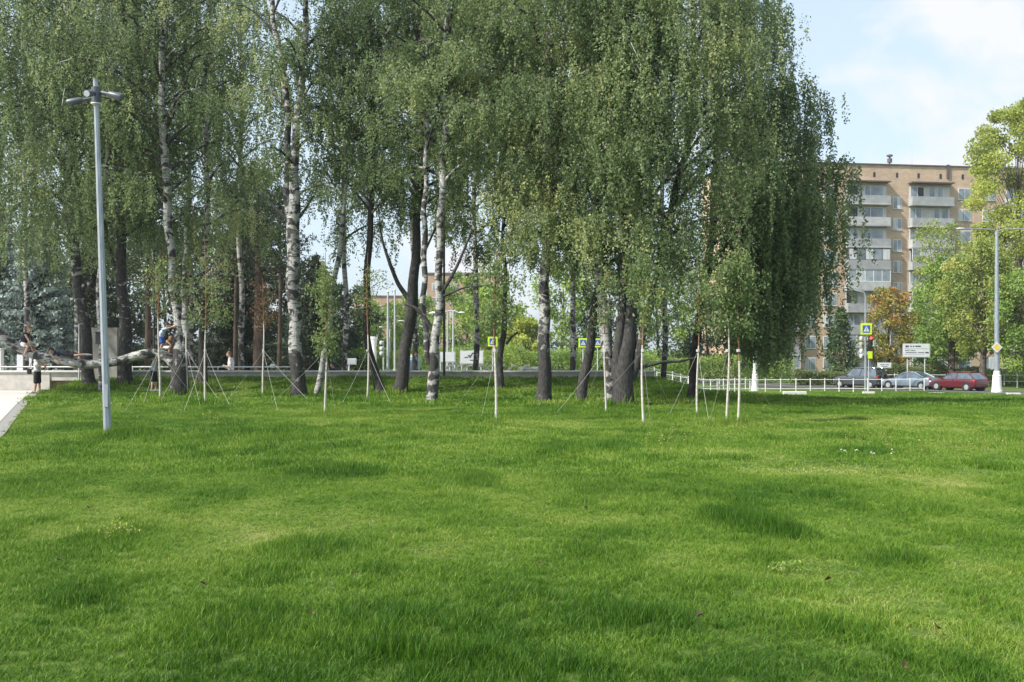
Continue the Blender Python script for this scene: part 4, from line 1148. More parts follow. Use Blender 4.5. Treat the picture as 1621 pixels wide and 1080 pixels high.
# ---------------------------------------------------------------- lamps, masts
def big_lamp():
    Y = 18.7; x = X(170.5, Y); z = gz(x, Y)
    t = thing('lamp_post', (x, Y, z), 'tall grey faceted lamp post with three spotlights, standing on the lawn at left', 'lamp post')
    xt = X(151, Y); zt = zpx(126, Y); H = zt - z
    def P(zz): return Vector((x + (xt - x) * (zz - z) / H, Y, zz))
    MB().tube([P(z - .1), P(z + H * .5), P(zt)], [.078, .062, .046], 8).build('pole', M['galv'], t)
    MB().box((x - .0, Y - .075, z + .75), (.075, .02, .42)).build('service_door', M['galv'], t, bevel=.004)
    for zz, hh in ((zpx(152, Y), .16), (zpx(162, Y), .12)):
        MB().cyl(P(zz), .085, hh, k=16).build('bracket_collar', M['darkmetal'], t, smooth=False)
    MB().cyl(P(zpx(165, Y)), .095, .02, k=16).build('light_ring', M['white'], t)
    z1 = zpx(150, Y)
    def head(a, b_, l0):
        a, b_ = Vector(a), Vector(b_); d = (b_ - a).normalized()
        arm = MB().tube([a, a.lerp(b_, .45)], [.035, .03], 8).build('spotlight_arm', M['darkmetal'], t, smooth=True)
        hd = MB().tube([a.lerp(b_, .38), a.lerp(b_, .46), a.lerp(b_, .97), b_], [.045, .062, .068, .060], 14).build('spotlight', M['darkmetal'], t, smooth=True)
        MB().tube([b_ + d * .001, b_ + d * .012], [.056, .052], 14).build('lens', M['lens' if l0 else 'darkmetal'], hd)
    c = P(z1)
    head(c + Vector((-.08, 0, -.07)), at(107, 163, Y - .1), 0)
    head(c + Vector((.08, 0, .05)), at(193, 154, Y - .1), 0)
    head(c + Vector((0, -.05, .02)), c + Vector((.02, -.45, -.10)), 1)
    MB().tube([P(zt - .02), P(zt + .02)], [.05, .02], 8).build('cap', M['darkmetal'], t)
big_lamp()

def black_pole(label, px, Y, toppy, w):
    x = X(px, Y); z = gz(x, Y)
    t = thing('black_pole', (x, Y, z), label, 'lamp post')
    zt = zpx(toppy, Y); r_ = w / 2 / F * Y
    MB().tube([(x, Y, z - .05), (x, Y, zt)], [r_, r_ * .8], 10).build('pole', M['black'], t, smooth=True)
    MB().cyl((x, Y, z), r_ * 1.9, .12, r_ * 1.2, 12).build('base', M['black'], t)
    MB().tube([(x, Y, zt), (x + .5, Y, zt + .06)], [.04, .05], 8).build('lamp_arm', M['black'], t)
    MB().box((x + .75, Y, zt + .07), (.55, .22, .07)).build('lamp_head', M['black'], t, bevel=.02)
black_pole('slim black lamp pole beside the pale grey forked birch', 703, 39.2, 330, 4.0)
black_pole('slim black lamp pole left of the boy holding the trunk', 244, 44, 330, 2.8)
t = simple('thin_pole', 'thin grey pole in front of the parapet by the leftmost birch', 'pole', 125, 39.3)
xx = X(125, 39.3); MB().cyl((xx, 39.3, gz(xx, 39.3)), .03, zpx(515, 39.3) - gz(xx, 39.3), k=10).build('shaft', M['lightgrey'], t, smooth=True)
MB().ball((xx, 39.3, zpx(515, 39.3)), .045).build('knob', M['lightgrey'], t)
t = simple('bollard_light', 'small white bollard lamp standing just behind the parapet', 'lamp', 431, 42.5)
xx = X(431, 42.5); MB().lathe((xx, 42.5, gz(xx, 42.5)), [(.08, 0), (.08, .78), (.10, .80), (.10, .86)]).build('post', M['white'], t, smooth=False)
MB().ball((xx, 42.5, zpx(579.5, 42.5)), (.11, .11, .10)).build('globe', M['lens'], t, smooth=True)

def street_lamp(label, px, Y, toppy, w0, arms, base=None, mat='lightgrey', lampw=.7):
    x = X(px, Y); z = gz(x, Y); zt = zpx(toppy, Y)
    t = thing('street_lamp', (x, Y, z), label, 'street lamp')
    r0 = w0 / 2 / F * Y
    zb = z
    if base:
        MB().lathe((x, Y, z), [(base * 1.08, 0), (base * 1.05, .15), (base, .2), (base * .82, 1.15), (base * .86, 1.2), (base * .80, 1.3), (base * .66, 1.32), (base * .62, 1.55), (r0 * 1.1, 1.6)], 24).build('base', M['white'], t, smooth=False)
        zb = z + 1.55
    MB().tube([(x, Y, zb), (x, Y, zt)], [r0, r0 * .62], 12).build('pole', M[mat], t, smooth=True)
    for ex, ey, dz in arms:
        xe, ze = X(ex, Y), zpx(ey, Y)
        pts = [(x, Y, zt - .02), (x + (xe - x) * .12, Y, zt + dz), (x + (xe - x) * .8, Y, ze), (xe, Y, ze)]
        MB().tube(pts, [.05, .045, .04, .035], 8).build('arm', M[mat], t, smooth=True)
        sg = 1 if xe > x else -1
        lh = MB().ball((xe + sg * lampw * .35, Y, ze), (lampw * .5, .13, .07), 14, 8).build('lamp_head', M['white'], t, smooth=True)
        MB().ball((xe + sg * lampw * .4, Y, ze - .04), (lampw * .3, .09, .05), 12, 6).build('lens', M['lens'], lh, smooth=True)
    return t
street_lamp('big grey street lamp with white conical foot, right of the red car', 1578, 74, 366, 8, [(1526, 362, .12), (1650, 362, .12)], base=.36, mat='galv')
street_lamp('street lamp whose white conical foot shows under the hanging strands', 1195, 78, 350, 6, [(1150, 345, .1), (1240, 345, .1)], base=.27)
street_lamp('grey double street lamp, left of the pair right of the black pole', 708.5, 75, 494, 4, [(690, 495, .05)], lampw=.5)
street_lamp('grey double street lamp, right of the pair right of the black pole', 717.5, 72, 493, 4, [(688, 496, .05), (727, 495, .05)], lampw=.5)
street_lamp('distant street lamp with two arms seen between the dark trunks', 617, 118, 505, 3, [(606, 518, .05), (630, 508, .05)], lampw=.9)

def mast(label, px, Y, toppy, w, bands=False):
    x = X(px, Y); z = gz(x, Y); zt = zpx(toppy, Y); r0 = w / 2 / F * Y
    t = thing('tall_mast', (x, Y, z), label, 'mast')
    MB().tube([(x, Y, z - .1), (x, Y, zt)], [r0, r0 * .7], 10).build('pole', M['lightgrey'], t, smooth=True)
    MB().ball((x, Y, zt + .03), r0).build('finial', M['white'], t, smooth=True)
    MB().cyl((x, Y, z), r0 * 1.7, .5, r0 * 1.3, 12).build('base', M['lightgrey'], t)
mast('tall pale mast, left one of the two between the dark trunks', 614, 82, 463, 4.2)
mast('tall pale mast, right one of the two between the dark trunks', 625, 84, 460, 3.8)

t = simple('light_column', 'white light column with flared glowing-white top behind the dark bare trunk', 'lamp', 592, 62)
xx = X(592, 62); zt = zpx(533, 62); z0 = gz(xx, 62)
MB().lathe((xx, 62, z0), [(.16, 0), (.16, zt - z0 - .75)]).build('column', M['white'], t)
MB().lathe((xx, 62, zt - .75), [(.12, 0), (.20, .55), (.24, .62), (.24, .75)]).build('lamp_shade', M['lens'], t)

# ---------------------------------------------------------------- signs
def zebra(t, x, y, z, s, name='sign_face', frame=True):
    """pedestrian crossing sign facing the camera, s = outer size"""
    fr = MB().box((x, y, z), (s, .03, s)).build('sign_frame', M['signyel'], t, bevel=.01)
    b_ = s * .66
    MB().box((x, y - .018, z), (b_, .012, b_)).build('sign_face', M['signblue'], fr)
    tri = MB().prism([(-b_ * .40, -b_ * .34), (b_ * .40, -b_ * .34), (0, b_ * .40)], (x, y - .028, z), (1, 0, 0), (0, 0, 1), .004)
    tri.build('white_triangle', M['signwhite'], fr)
    w = MB(); k = b_
    w.ball((x + .01 * k, y - .034, z + .16 * k), (.045 * k, .004, .045 * k))
    for pl in ([(.0, .10), (-.01, -.07)], [(-.01, -.06), (-.10, -.26)], [(-.01, -.06), (.07, -.15), (.09, -.27)], [(.0, .08), (-.09, -.02)], [(.0, .08), (.09, .0)]):
        w.tube([(x + a * k, y - .034, z + c * k) for a, c in pl], .018 * k, 5)
    w.build('walking_figure', M['black'], fr)
    return fr
def tlight(t, x, y, z, lit=True, s=1.0, side=False):
    hd = MB().box((x, y, z), (.34 * s, .26 * s, .98 * s)).build('signal_housing', M['black'], t, bevel=.03)
    for k, (dz, m) in enumerate(((.31, 'red_light' if lit else 'red_lens'), (0, 'darkmetal'), (-.31, 'darkmetal'))):
        MB().tube([(x, y - .13 * s, z + dz * s), (x, y - .15 * s, z + dz * s)], .125 * s, 16).build('signal_lens', M[m], hd)
        v = MB(); pts = []
        for a in np.linspace(0, math.pi, 9):
            pts.append((x + .145 * s * math.cos(a), z + dz * s + .145 * s * math.sin(a)))
        V = [(a, y - .13 * s, c) for a, c in pts] + [(a, y - .32 * s, c) for a, c in pts]
        v.add(V, [[i, i + 1, i + 10, i + 9] for i in range(8)]); v.build('visor', M['black'], hd)
    return hd

def crossing_mast():
    Y = 79.5; x = X(1370, Y); z = gz(x, Y)
    t = thing('traffic_mast', (x, Y, z), 'grey traffic mast with arm reaching left over the road, behind the dark car', 'traffic light')
    zt = zpx(470, Y)
    MB().tube([(x, Y, z), (x, Y, zt), (x - .12, Y, zt + .35), (x - 1.2, Y, zpx(458, Y)), (X(1250, Y), Y, zpx(441, Y))], [.10, .075, .07, .06, .04], 10).build('pole', M['galv'], t, smooth=True)
    MB().tube([(x, Y, zt - .1), (X(1330, Y), Y, zpx(452, Y))], .012, 5).build('stay_cable', M['darkmetal'], t)
    zebra(t, x + .02, Y - .14, zpx(521, Y), .90)
    tlight(t, x + .36, Y - .1, zpx(540.5, Y), True, .85)
    MB().box((x + .02, Y - .02, zpx(536, Y)), (.3, .05, .3)).build('sign_bracket', M['lightgrey'], t)
    MB().box((x + .30, Y - .2, zpx(562, Y)), (.36, .03, .58)).build('yellow_plate', M['signyel'], t)
    # side heads seen from behind
    for q in (536, 545, 556, 564):
        MB().lathe((x - .34, Y, zpx(q, Y) - .14), [(.10, 0), (.13, .1), (.13, .26), (.08, .3)], 12).build('side_signal', M['signwhite'] if q % 2 == 0 else M['signgrey'], t)
    MB().cyl((x + .26, Y + .02, z), .04, zpx(575, Y) - z + .3, k=8).build('second_post', M['lightgrey'], t)
    o = thing('overhead_sign', (X(1268, Y), Y - .1, zpx(447, Y)), 'yellow-framed blue crossing sign hanging from the mast arm among the leaves', 'sign')
    zebra(o, X(1268, Y), Y - .12, zpx(437, Y), .95)
    MB().box((X(1268, Y), Y - .05, zpx(437, Y)), (.1, .1, 1.1)).build('hanger', M['lightgrey'], o)
crossing_mast()

def sign_post(label, px, Y, signpy, s, red=False, name='crossing_sign'):
    x = X(px, Y); z = gz(x, Y); t = thing(name, (x, Y, z), label, 'sign')
    MB().cyl((x, Y, z), .05, zpx(signpy, Y) - z + s * .5, k=8).build('post', M['lightgrey'], t, smooth=True)
    zebra(t, x, Y - .08, zpx(signpy, Y), s)
    if red: tlight(t, x + .12, Y - .1, zpx(signpy + 16, Y), True, .75)
    return t
sign_post('blue crossing sign with yellow-green frame over a red light, behind the nearest sapling', 780, 86, 541, .84, True)
sign_post('crossing sign half hidden left of the dark leaning trunk top', 923, 86, 543, .80)
t = sign_post('crossing sign on white post seen right of the dark leaning trunk', 946, 90, 543, .80)
def walk_light():
    Y = 88; x = X(607, Y); z = gz(x, Y); t = thing('traffic_light', (x, Y, z), 'traffic light seen edge-on between the light column and the masts', 'traffic light')
    MB().cyl((x, Y, z), .06, zpx(540, Y) - z, k=8).build('post', M['lightgrey'], t)
    for q in (543, 552, 560):
        MB().lathe((x - .18, Y, zpx(q, Y) - .16), [(.12, 0), (.17, .1), (.17, .28), (.10, .34)], 12).build('signal_lens', M['signwhite'], t)
walk_light()

def board(label, x0, x1, y0, y1, Y, posts, glyph=None, name='direction_board', mat='signwhite', cat='sign', foot=0.0):
    a, c = X(x0, Y), X(x1, Y); zb, zt = zpx(y1, Y), zpx(y0, Y); z = gz((a + c) / 2, Y)
    t = thing(name, ((a + c) / 2, Y, z), label, cat)
    fr = MB().box(((a + c) / 2, Y, (zb + zt) / 2), (c - a, .07, zt - zb)).build('frame', M['lightgrey'], t)
    MB().box(((a + c) / 2, Y - .045, (zb + zt) / 2), (c - a - .12, .02, zt - zb - .12)).build('panel', M[mat], t)
    for p_ in posts:
        xp = X(p_, Y); MB().cyl((xp, Y + .08, z - .05), .055, zt - z, k=8).build('post', M['lightgrey'], t, smooth=True)
    if glyph:
        g_ = MB(); w, h = c - a, zt - zb
        for kind, *v in glyph:
            if kind == 'bar':
                u0, u1, vv, th = v
                g_.box((a + w * (u0 + u1) / 2, Y - .058, zb + h * vv), (w * (u1 - u0), .006, h * th))
            elif kind == 'poly':
                g_.prism([(a + w * q[0] - a, h * q[1]) for q in v[0]], (a, Y - .056, zb), (1, 0, 0), (0, 0, 1), .006)
        g_.build('arrow_marks', M['darkmetal'], t)
    return t
board('large white direction board with arrows on two posts, above the silver car', 1429, 1472, 544, 566, 93, [1437, 1464.5],
      [('poly', [(.08, .80), (.13, .92), (.13, .86), (.22, .86), (.22, .74), (.13, .74), (.13, .68)]), ('bar', .27, .33, .80, .10), ('bar', .36, .42, .80, .10), ('bar', .45, .66, .80, .10),
       ('bar', .06, .94, .62, .02), ('bar', .28, .46, .50, .05), ('bar', .08, .24, .50, .05), ('bar', .10, .50, .36, .05), ('bar', .55, .78, .36, .05), ('bar', .06, .80, .24, .02),
       ('poly', [(.96, .34), (.91, .24), (.91, .30), (.82, .30), (.82, .40), (.91, .40), (.91, .46)])])
board('small white board on one post between the dark car and the silver car', 1389, 1411, 574, 583, 95, [1400], [('bar', .2, .5, .6, .12), ('bar', .56, .8, .6, .12), ('bar', .3, .7, .3, .1)], name='information_board')
board('small grey notice board on a short post, right of the seated person', 542, 564, 567.5, 577, 60, [552], None, name='notice_board', mat='signgrey')
board('blank white board on four posts, right of the black pole', 696.5, 721, 557, 574, 66, [697.5, 705, 712, 720], None, name='white_board')
board('white route board with looping arrow, left of the nearest sapling', 728, 766, 555, 577, 68, [731, 739.5, 761.5],
      [('bar', .34, .42, .62, .12), ('poly', [(.38, .5), (.50, .80), (.54, .74), (.44, .46)]), ('bar', .50, .60, .80, .10), ('poly', [(.58, .62), (.58, .92), (.68, .78)]), ('bar', .56, .74, .58, .08), ('bar', .2, .34, .5, .08), ('bar', .42, .66, .30, .07)], name='route_board')

def priority_sign():
    Y = 73.7; x = X(1578, Y); zc = zpx(550, Y)
    t = thing('priority_sign', (x, Y, zc), 'yellow and white diamond priority sign fixed to the big street lamp', 'sign')
    s = .41
    fr = MB().prism([(-s, 0), (0, -s), (s, 0), (0, s)], (x, Y, zc), (1, 0, 0), (0, 0, 1), .03).build('rim', M['signwhite'], t)
    s = .27
    MB().prism([(-s, 0), (0, -s), (s, 0), (0, s)], (x, Y - .032, zc), (1, 0, 0), (0, 0, 1), .006).build('face', M['amber'], t)
    MB().box((x, Y + .12, zc), (.3, .2, .08)).build('clamp', M['darkmetal'], t)
priority_sign()
t = simple('road_sign', 'small round white road sign on a post at the right edge, by the poplar', 'sign', 1610.5, 90)
xx = X(1610.5, 90); z0 = gz(xx, 90); MB().cyl((xx, 90, z0), .06, zpx(564, 90) - z0, k=8).build('post', M['lightgrey'], t)
MB().tube([(xx, 89.9, zpx(578.5, 90)), (xx, 89.93, zpx(578.5, 90))], .34 * .55 + .12, 20).build('disc', M['signwhite'], t)

# ---------------------------------------------------------------- sloping loungers and van behind the parapet
def lounger(first, px, Y, label):
    t = thing('deck_lounger', (X(px, Y), Y, -.25), label, 'lounger', 'white sloping loungers behind the parapet')
    return t
GL = 'white sloping loungers behind the parapet'
Yl = 46.0
def make_lounger():
    x = X(700, Yl); z = gz(x, Yl)
    t = thing('deck_lounger', (x, Yl, z), 'leftmost visible white sloping lounger, just left of the black pole', 'lounger', GL)
    o = Vector((x, Yl, z))
    def pr(poly, nm, m, y0, d):
        MB().prism(poly, o + Vector((0, y0, 0)), (1, 0, 0), (0, 0, 1), d).build(nm, M[m], t)
    pr([(-.40, .50), (-.34, .46), (.32, 1.06), (.30, 1.12), (.26, 1.12)], 'backrest', 'white', .35, .70)
    pr([(.18, 1.02), (.30, 1.14), (.50, 1.16), (.52, 1.11), (.33, 1.08), (.22, 1.0)], 'headrest', 'white', .35, .70)
    pr([(-1.05, .44), (-1.05, .38), (-.33, .44), (-.38, .50)], 'seat', 'white', .35, .70)
    for xx_ in (-.9, .1):
        for yy_ in (-.28, .28):
            MB().tube([o + Vector((xx_, yy_, -.01)), o + Vector((xx_ + .03, yy_, .62 if xx_ > 0 else .42))], .025, 8).build('leg', M['lightgrey'], t)
    return t
l0 = make_lounger()
lab = ['second lounger from the left, under the blank white board', 'third lounger, between the two white boards', 'fourth lounger, under the route board', 'lounger directly left of the nearest sapling and crossing sign',
       'lounger right behind the nearest sapling', 'second-last sloping lounger, right of the slim dark trunk', 'last sloping lounger, left of the flaking birch']
for k, (px, lb_) in enumerate(zip((715, 730, 747, 764, 782, 801, 821), lab)):
    x = X(px, Yl); dup(l0, (x, Yl, gz(x, Yl)), 0, lb_)
t = simple('flat_bench', 'flat white bench right of the last sloping lounger', 'bench', 838, 46)
xx = X(838, 46); z0 = gz(xx, 46)
MB().box((xx, 46, z0 + 1.0), (.95, .6, .12)).build('seat', M['white'], t, bevel=.02)
for q in (-.36, .36): MB().box((xx + q, 46, z0 + .47), (.08, .5, .94)).build('leg', M['lightgrey'], t)

def van():
    Y = 76; a, c = X(645, Y), X(664, Y); z = gz(a, Y); zt = zpx(563, Y); xm = (a + c) / 2; w = c - a
    t = thing('small_van', (xm, Y, z), 'pale blue van seen head-on between the dark and pale trunks', 'van')
    zb = z + .25; H = zt - zb
    # loft from front to back
    V, f = [], []
    st = [(-2.2, .82, .95), (-2.15, .95, 1.05), (-1.45, 1.0, 1.15), (-.8, .93, H), (2.2, .93, H), (2.25, .88, H * .96)]
    for (yy, k, hh) in st:
        hw = w / 2 * k
        V += [(xm - hw, Y + yy, zb), (xm - hw, Y + yy, zb + min(hh, 1.0)), (xm - hw * .9, Y + yy, zb + hh), (xm + hw * .9, Y + yy, zb + hh), (xm + hw, Y + yy, zb + min(hh, 1.0)), (xm + hw, Y + yy, zb)]
    for i in range(len(st) - 1):
        for j in range(6):
            f.append([i * 6 + j, i * 6 + (j + 1) % 6, (i + 1) * 6 + (j + 1) % 6, (i + 1) * 6 + j])
    f.append([5, 4, 3, 2, 1, 0]); n = (len(st) - 1) * 6; f.append([n, n + 1, n + 2, n + 3, n + 4, n + 5])
    MB().add(V, f).build('body', M['vanblue'], t, bevel=.03)
    g_ = MB(); hw = w / 2
    g_.add([(xm - hw * .88, Y - 1.47, zb + 1.17), (xm + hw * .88, Y - 1.47, zb + 1.17), (xm + hw * .80, Y - .86, zb + H * .95), (xm - hw * .80, Y - .86, zb + H * .95)], [[0, 1, 2, 3]])
    g_.build('windscreen', M['carglass'], t)
    MB().box((xm, Y - 2.24, z + .45), (w * .9, .12, .25)).build('bumper', M['darkmetal'], t, bevel=.02)
    for s_ in (-1, 1):
        MB().box((xm + s_ * hw * .72, Y - 2.19, zb + .62), (.2, .05, .16)).build('headlight', M['lens'], t)
        for yy in (-1.4, 1.4):
            MB().tube([(xm + s_ * (hw - .2), Y + yy, z + .33), (xm + s_ * (hw + .01), Y + yy, z + .33)], .33, 18).build('wheel', M['rubber'], t)
    MB().box((xm, Y + .2, zt + .06), (w * .8, 1.4, .10)).build('roof_sign', M['orange'], t)
M['vanblue'] = surf('pale_blue_paint', (0.33, 0.48, 0.62), None, .3, 1, coat=.5)
van()

# ---------------------------------------------------------------- road railings
def road_fence(label, pts, h, step, rails, seed, name='road_railing'):
    P = [Vector((a, b_, gz(a, b_))) for a, b_ in pts]
    t = thing(name, P[0].lerp(P[-1], .5), label, 'railing')
    seg = []; 
    for i in range(len(P) - 1):
        n = max(1, round((P[i + 1] - P[i]).length / step))
        for k in range(n): seg.append(P[i].lerp(P[i + 1], k / n))
    seg.append(P[-1])
    for q in seg: q.z = gz(q.x, q.y)
    for q in rails:
        MB().tube([s_ + Vector((0, 0, h * q)) for s_ in seg], .028, 6).build('rail', M['white'], t, smooth=True)
    for s_ in seg:
        MB().cyl(s_ - Vector((0, 0, .05)), .035, h + .12, k=6).build('post', M['white'], t)
road_fence('near white railing in front of the cars, ending before the red car', [(X(1040, 73), 73), (X(1260, 74), 74), (X(1463, 75), 75)], .98, 1.17, (.97, .28), 1)
road_fence('far white railing behind the cars, reaching the right edge', [(X(1375, 96), 96), (X(1500, 95), 95), (X(1680, 94), 94)], 1.12, 2.85, (.95, .42), 2)
road_fence('white railing beyond the right end of the parapet, left of the lamp foot', [(X(1036, 58), 58), (X(1090, 66), 66), (X(1180, 84), 84)], .95, 2.2, (.97, .5), 3)
for k, (px, Y, w, lab_) in enumerate([(1075, 66, 2.1, 'short white kerb block in the grass near the parapet end'), (1130, 67, 3.0, 'long white kerb block in the sunlit grass beyond the lone sapling'), (1258, 69, 1.6, 'white kerb block right of the hanging strands'),
                                (1375, 68.5, .8, 'pale stone lying in the grass before the dark car'), (1483, 67, 1.0, 'pale stone in the grass below the gap between silver and red cars'), (1604, 66, .9, 'pale stone in the grass at the right edge')]):
    x = X(px, Y); mb = MB().box((x, Y, gz(x, Y) + .12), (w, .3, .28)); o = mb.build('kerb_block', M['concrete_top'], bevel=.03); tag(o, lab_, 'kerb block')
# ---------------------------------------------------------------- brick apartment building
M['balcony'] = surf('balcony_panel', (0.36, 0.375, 0.39), (0.28, 0.29, 0.30), .7, 1.2, detail=6)
M['balc_b'] = surf('balcony_panel_pale', (0.47, 0.475, 0.48), (0.37, 0.375, 0.38), .7, 1.2, detail=6)
M['plaster'] = surf('loggia_plaster', (0.62, 0.61, 0.59), (0.5, 0.49, 0.47), .8, 1)
M['curtain'] = surf('curtain', (0.60, 0.62, 0.64), (0.40, 0.43, 0.46), .8, .7, stretch=(4, 1, .3))
M['dark_in'] = surf('dark_room', (0.03, 0.035, 0.04), None, .6, 2)
M['roofdark'] = surf('roof_flashing', (0.12, 0.10, 0.095), None, .7, 2)

def building():
    r = random.Random(3)
    A = Vector((X(1330, 128), 128, -1.95)); ang = math.radians(8)
    ux = Vector((math.cos(ang), math.sin(ang), 0)); un = Vector((math.sin(ang), -math.cos(ang), 0))   # un faces the camera
    t = thing('apartment_building', A, 'nine-storey tan brick apartment building with grey balconies beyond the road', 'building')
    t.rotation_euler = (0, 0, ang)
    def px2u(px):       # photo column to distance along the facade
        k = (px - 810.5) / F
        return (k * A.y - A.x) / (ux.x - k * ux.y)
    def z_of(py, u):    # height of a photo row on the facade at u
        return EYE - (py - 555) / F * (A.y + u * ux.y)
    # everything below in facade coordinates: x along, y = away from camera, z from ground
    def bx(mb, u0, u1, z0, z1, d0, d1):
        mb.box(((u0 + u1) / 2, (d0 + d1) / 2, (z0 + z1) / 2 - A.z), (u1 - u0, d1 - d0, z1 - z0)); return mb
    ztop = z_of(259.5, 0)
    U0, U1 = px2u(1165), px2u(1760)
    bx(MB(), U0, U1, A.z - .3, ztop, 0, 13).build('wall', M['brick'], t, world=False)
    bx(MB(), U0 - .15, U1 + .15, ztop, ztop + .14, -.15, 13.15).build('roof', M['roofdark'], t, world=False)
    bx(MB(), px2u(1498), px2u(1503), ztop - 1.5, ztop + .25, -.14, .0).build('roof_drain_box', M['roofdark'], t, world=False)
    g0 = z_of(288.5, 0); SH = 34.1 / F * 128
    # attic vents
    for px in (1200, 1236, 1273, 1310, 1348, 1384, 1420, 1454, 1489, 1524, 1560, 1596, 1632):
        u = px2u(px); z = z_of(275, 0)
        bx(MB(), u - .15, u + .15, z - .33, z + .3, -.02, .1).build('attic_vent', M['dark_in'], t, world=False)
    def window(u0, u1, z0, z1, panes=2, dark=.35):
        w = bx(MB(), u0, u1, z0, z1, -.04, .03).build('window', M['pvc'], t, world=False)
        n = panes; g = MB(); cu = MB(); f_ = .07
        W = (u1 - u0 - f_) / n
        for k in range(n):
            a = u0 + f_ + k * W; c = a + W - f_
            (g if r.random() < .6 else cu) and bx(g, a, c, z0 + f_, z1 - f_, -.052, -.042)
        g.build('pane', M['glass'], w, world=False)
        if r.random() < .6:
            k = r.randrange(n); a = u0 + f_ + k * W; c = a + W - f_
            bx(cu, a, c - (c - a) * r.random() * .4, z0 + f_, z1 - f_, -.056, -.053); cu.build('curtain', M['curtain'], w, world=False)
        s_ = bx(MB(), u0 - .06, u1 + .06, z0 - .07, z0, -.12, .0); s_.build('sill', M['balc_b'], w, world=False)
        return w
    def balcony(u0, u1, zslab, k, glazed, tone):
        """zslab: underside level of the slab above"""
        zf = zslab - SH
        pr = tone
        b_ = bx(MB(), u0, u1, zf + .02, zf + 1.02, -1.0, -.93)
        bx(b_, u0, u0 + .07, zf + .02, zf + 1.02, -.93, 0); bx(b_, u1 - .07, u1, zf + .02, zf + 1.02, -.93, 0)
        bal = b_.build('balcony', M[pr], t, world=False)
        bx(MB(), u0 - .03, u1 + .03, zf - .16, zf + .018, -1.04, -.002).build('slab', M['balc_b' if r.random() < .4 else 'balcony'], bal, world=False)
        zc0, zc1 = zf + .55, zf + SH - .42
        # windows and door on the wall behind
        w = bx(MB(), u0 + .08, u1 - .08, zf + .03, zc1 + .1, -.02, .03).build('back_wall', M['plaster'], bal, world=False)
        W = u1 - u0; g = MB(); fr = MB(); dk = MB()
        lay = r.choice([[(.04, .16), (.18, .30), (.62, .74), (.80, .95)], [(.05, .20), (.22, .36), (.50, .62), (.70, .82)], [(.06, .30), (.48, .60), (.62, .90)]])
        for a, c in lay:
            bx(fr, u0 + W * a - .05, u0 + W * c + .05, zc0 - .05, zc1 + .05, -.05, -.021)
            bx(dk if r.random() < .15 else g, u0 + W * a, u0 + W * c, zc0, zc1, -.062, -.052)
        fr.build('window_frames', M['pvc'], bal, world=False)
        if g.n: g.build('window_panes', M['glass'], bal, world=False)
        if dk.n: dk.build('dark_panes', M['dark_in'], bal, world=False)
        if glazed:
            fm = MB(); gm = MB(); n = 5; cm = MB()
            bx(fm, u0, u1, zf + 1.025, zf + 1.10, -1.0, -.92); bx(fm, u0, u1, zf + SH - .27, zf + SH - .19, -1.0, -.92)
            for q in range(n + 1):
                a = u0 + (W - .07) * q / n; bx(fm, a, a + .07, zf + 1.10, zf + SH - .27, -.99, -.93)
            for q in range(n):
                a = u0 + (W - .07) * q / n
                m_ = cm if r.random() < .4 else gm
                bx(m_, a + .075, a + (W - .07) / n - .005, zf + 1.105, zf + SH - .275, -.965, -.955)
            fm.build('glazing_frame', M['pvc' if glazed == 1 else 'roofdark'], bal, world=False); gm.build('glazing', M['glass'], bal, world=False)
            if cm.n: cm.build('curtains', M['curtain'], bal, world=False)
    cols = [((1337, 1404), [0, 0, 0, 2, 1, 0, 0, 1, 0]), ((1438, 1504), [0, 0, 0, 1, 0, 1, 0, 0, 1]), ((1590, 1655), [0, 1, 0, 0, 1, 0, 0, 0, 1]), ((1212, 1262), [0, 1, 0, 0, 1, 0, 0, 0, 1])]
    for (a, c), gl in cols:
        u0, u1 = px2u(a), px2u(c)
        bx(MB(), u0 - .05, u1 + .05, g0, g0 + .16, -1.04, -.002).build('top_canopy', M['roofdark'], t, world=False)
        for k in range(9):
            balcony(u0, u1, g0 - SH * k, k, gl[k], 'balc_b' if (k + a) % 3 == 0 else 'balcony')
    for a, c, dz, h, p_ in ((1413.5, 1427.5, .62 * SH, 1.55, 2), (1517, 1537, .15 * SH, 1.5, 2), (1303, 1325, .15 * SH, 1.6, 3), (1275, 1291, .15 * SH, 1.6, 2), (1555, 1575, .15 * SH, 1.5, 2), (1180, 1200, .15 * SH, 1.5, 2)):
        u0, u1 = px2u(a), px2u(c)
        for k in range(9):
            z1 = g0 - SH * k - dz
            if z1 - h < A.z + .3: continue
            window(u0, u1, z1 - h, z1, p_)
    # roof furniture
    u = px2u(1424)
    c_ = MB().lathe((u, 2.5, ztop + .14 - A.z), [(.20, 0), (.20, .3), (.10, .35), (.10, .65), (.30, .7), (.32, 1.2), (.12, 1.3), (.12, 1.5), (.40, 1.52), (.40, 1.7), (.05, 1.8)], 12)
    c_.build('vent_cowl', M['roofdark'], t, world=False)
    u = px2u(1463); MB().tube([(u, 3, ztop - A.z), (u, 3, ztop + 4.0 - A.z)], [.06, .02], 6).build('antenna', M['lightgrey'], t, world=False)
    bx(MB(), px2u(1430), px2u(1440), ztop + .14, ztop + .5, 2, 3.5).build('roof_hatch', M['roofdark'], t, world=False)
building()

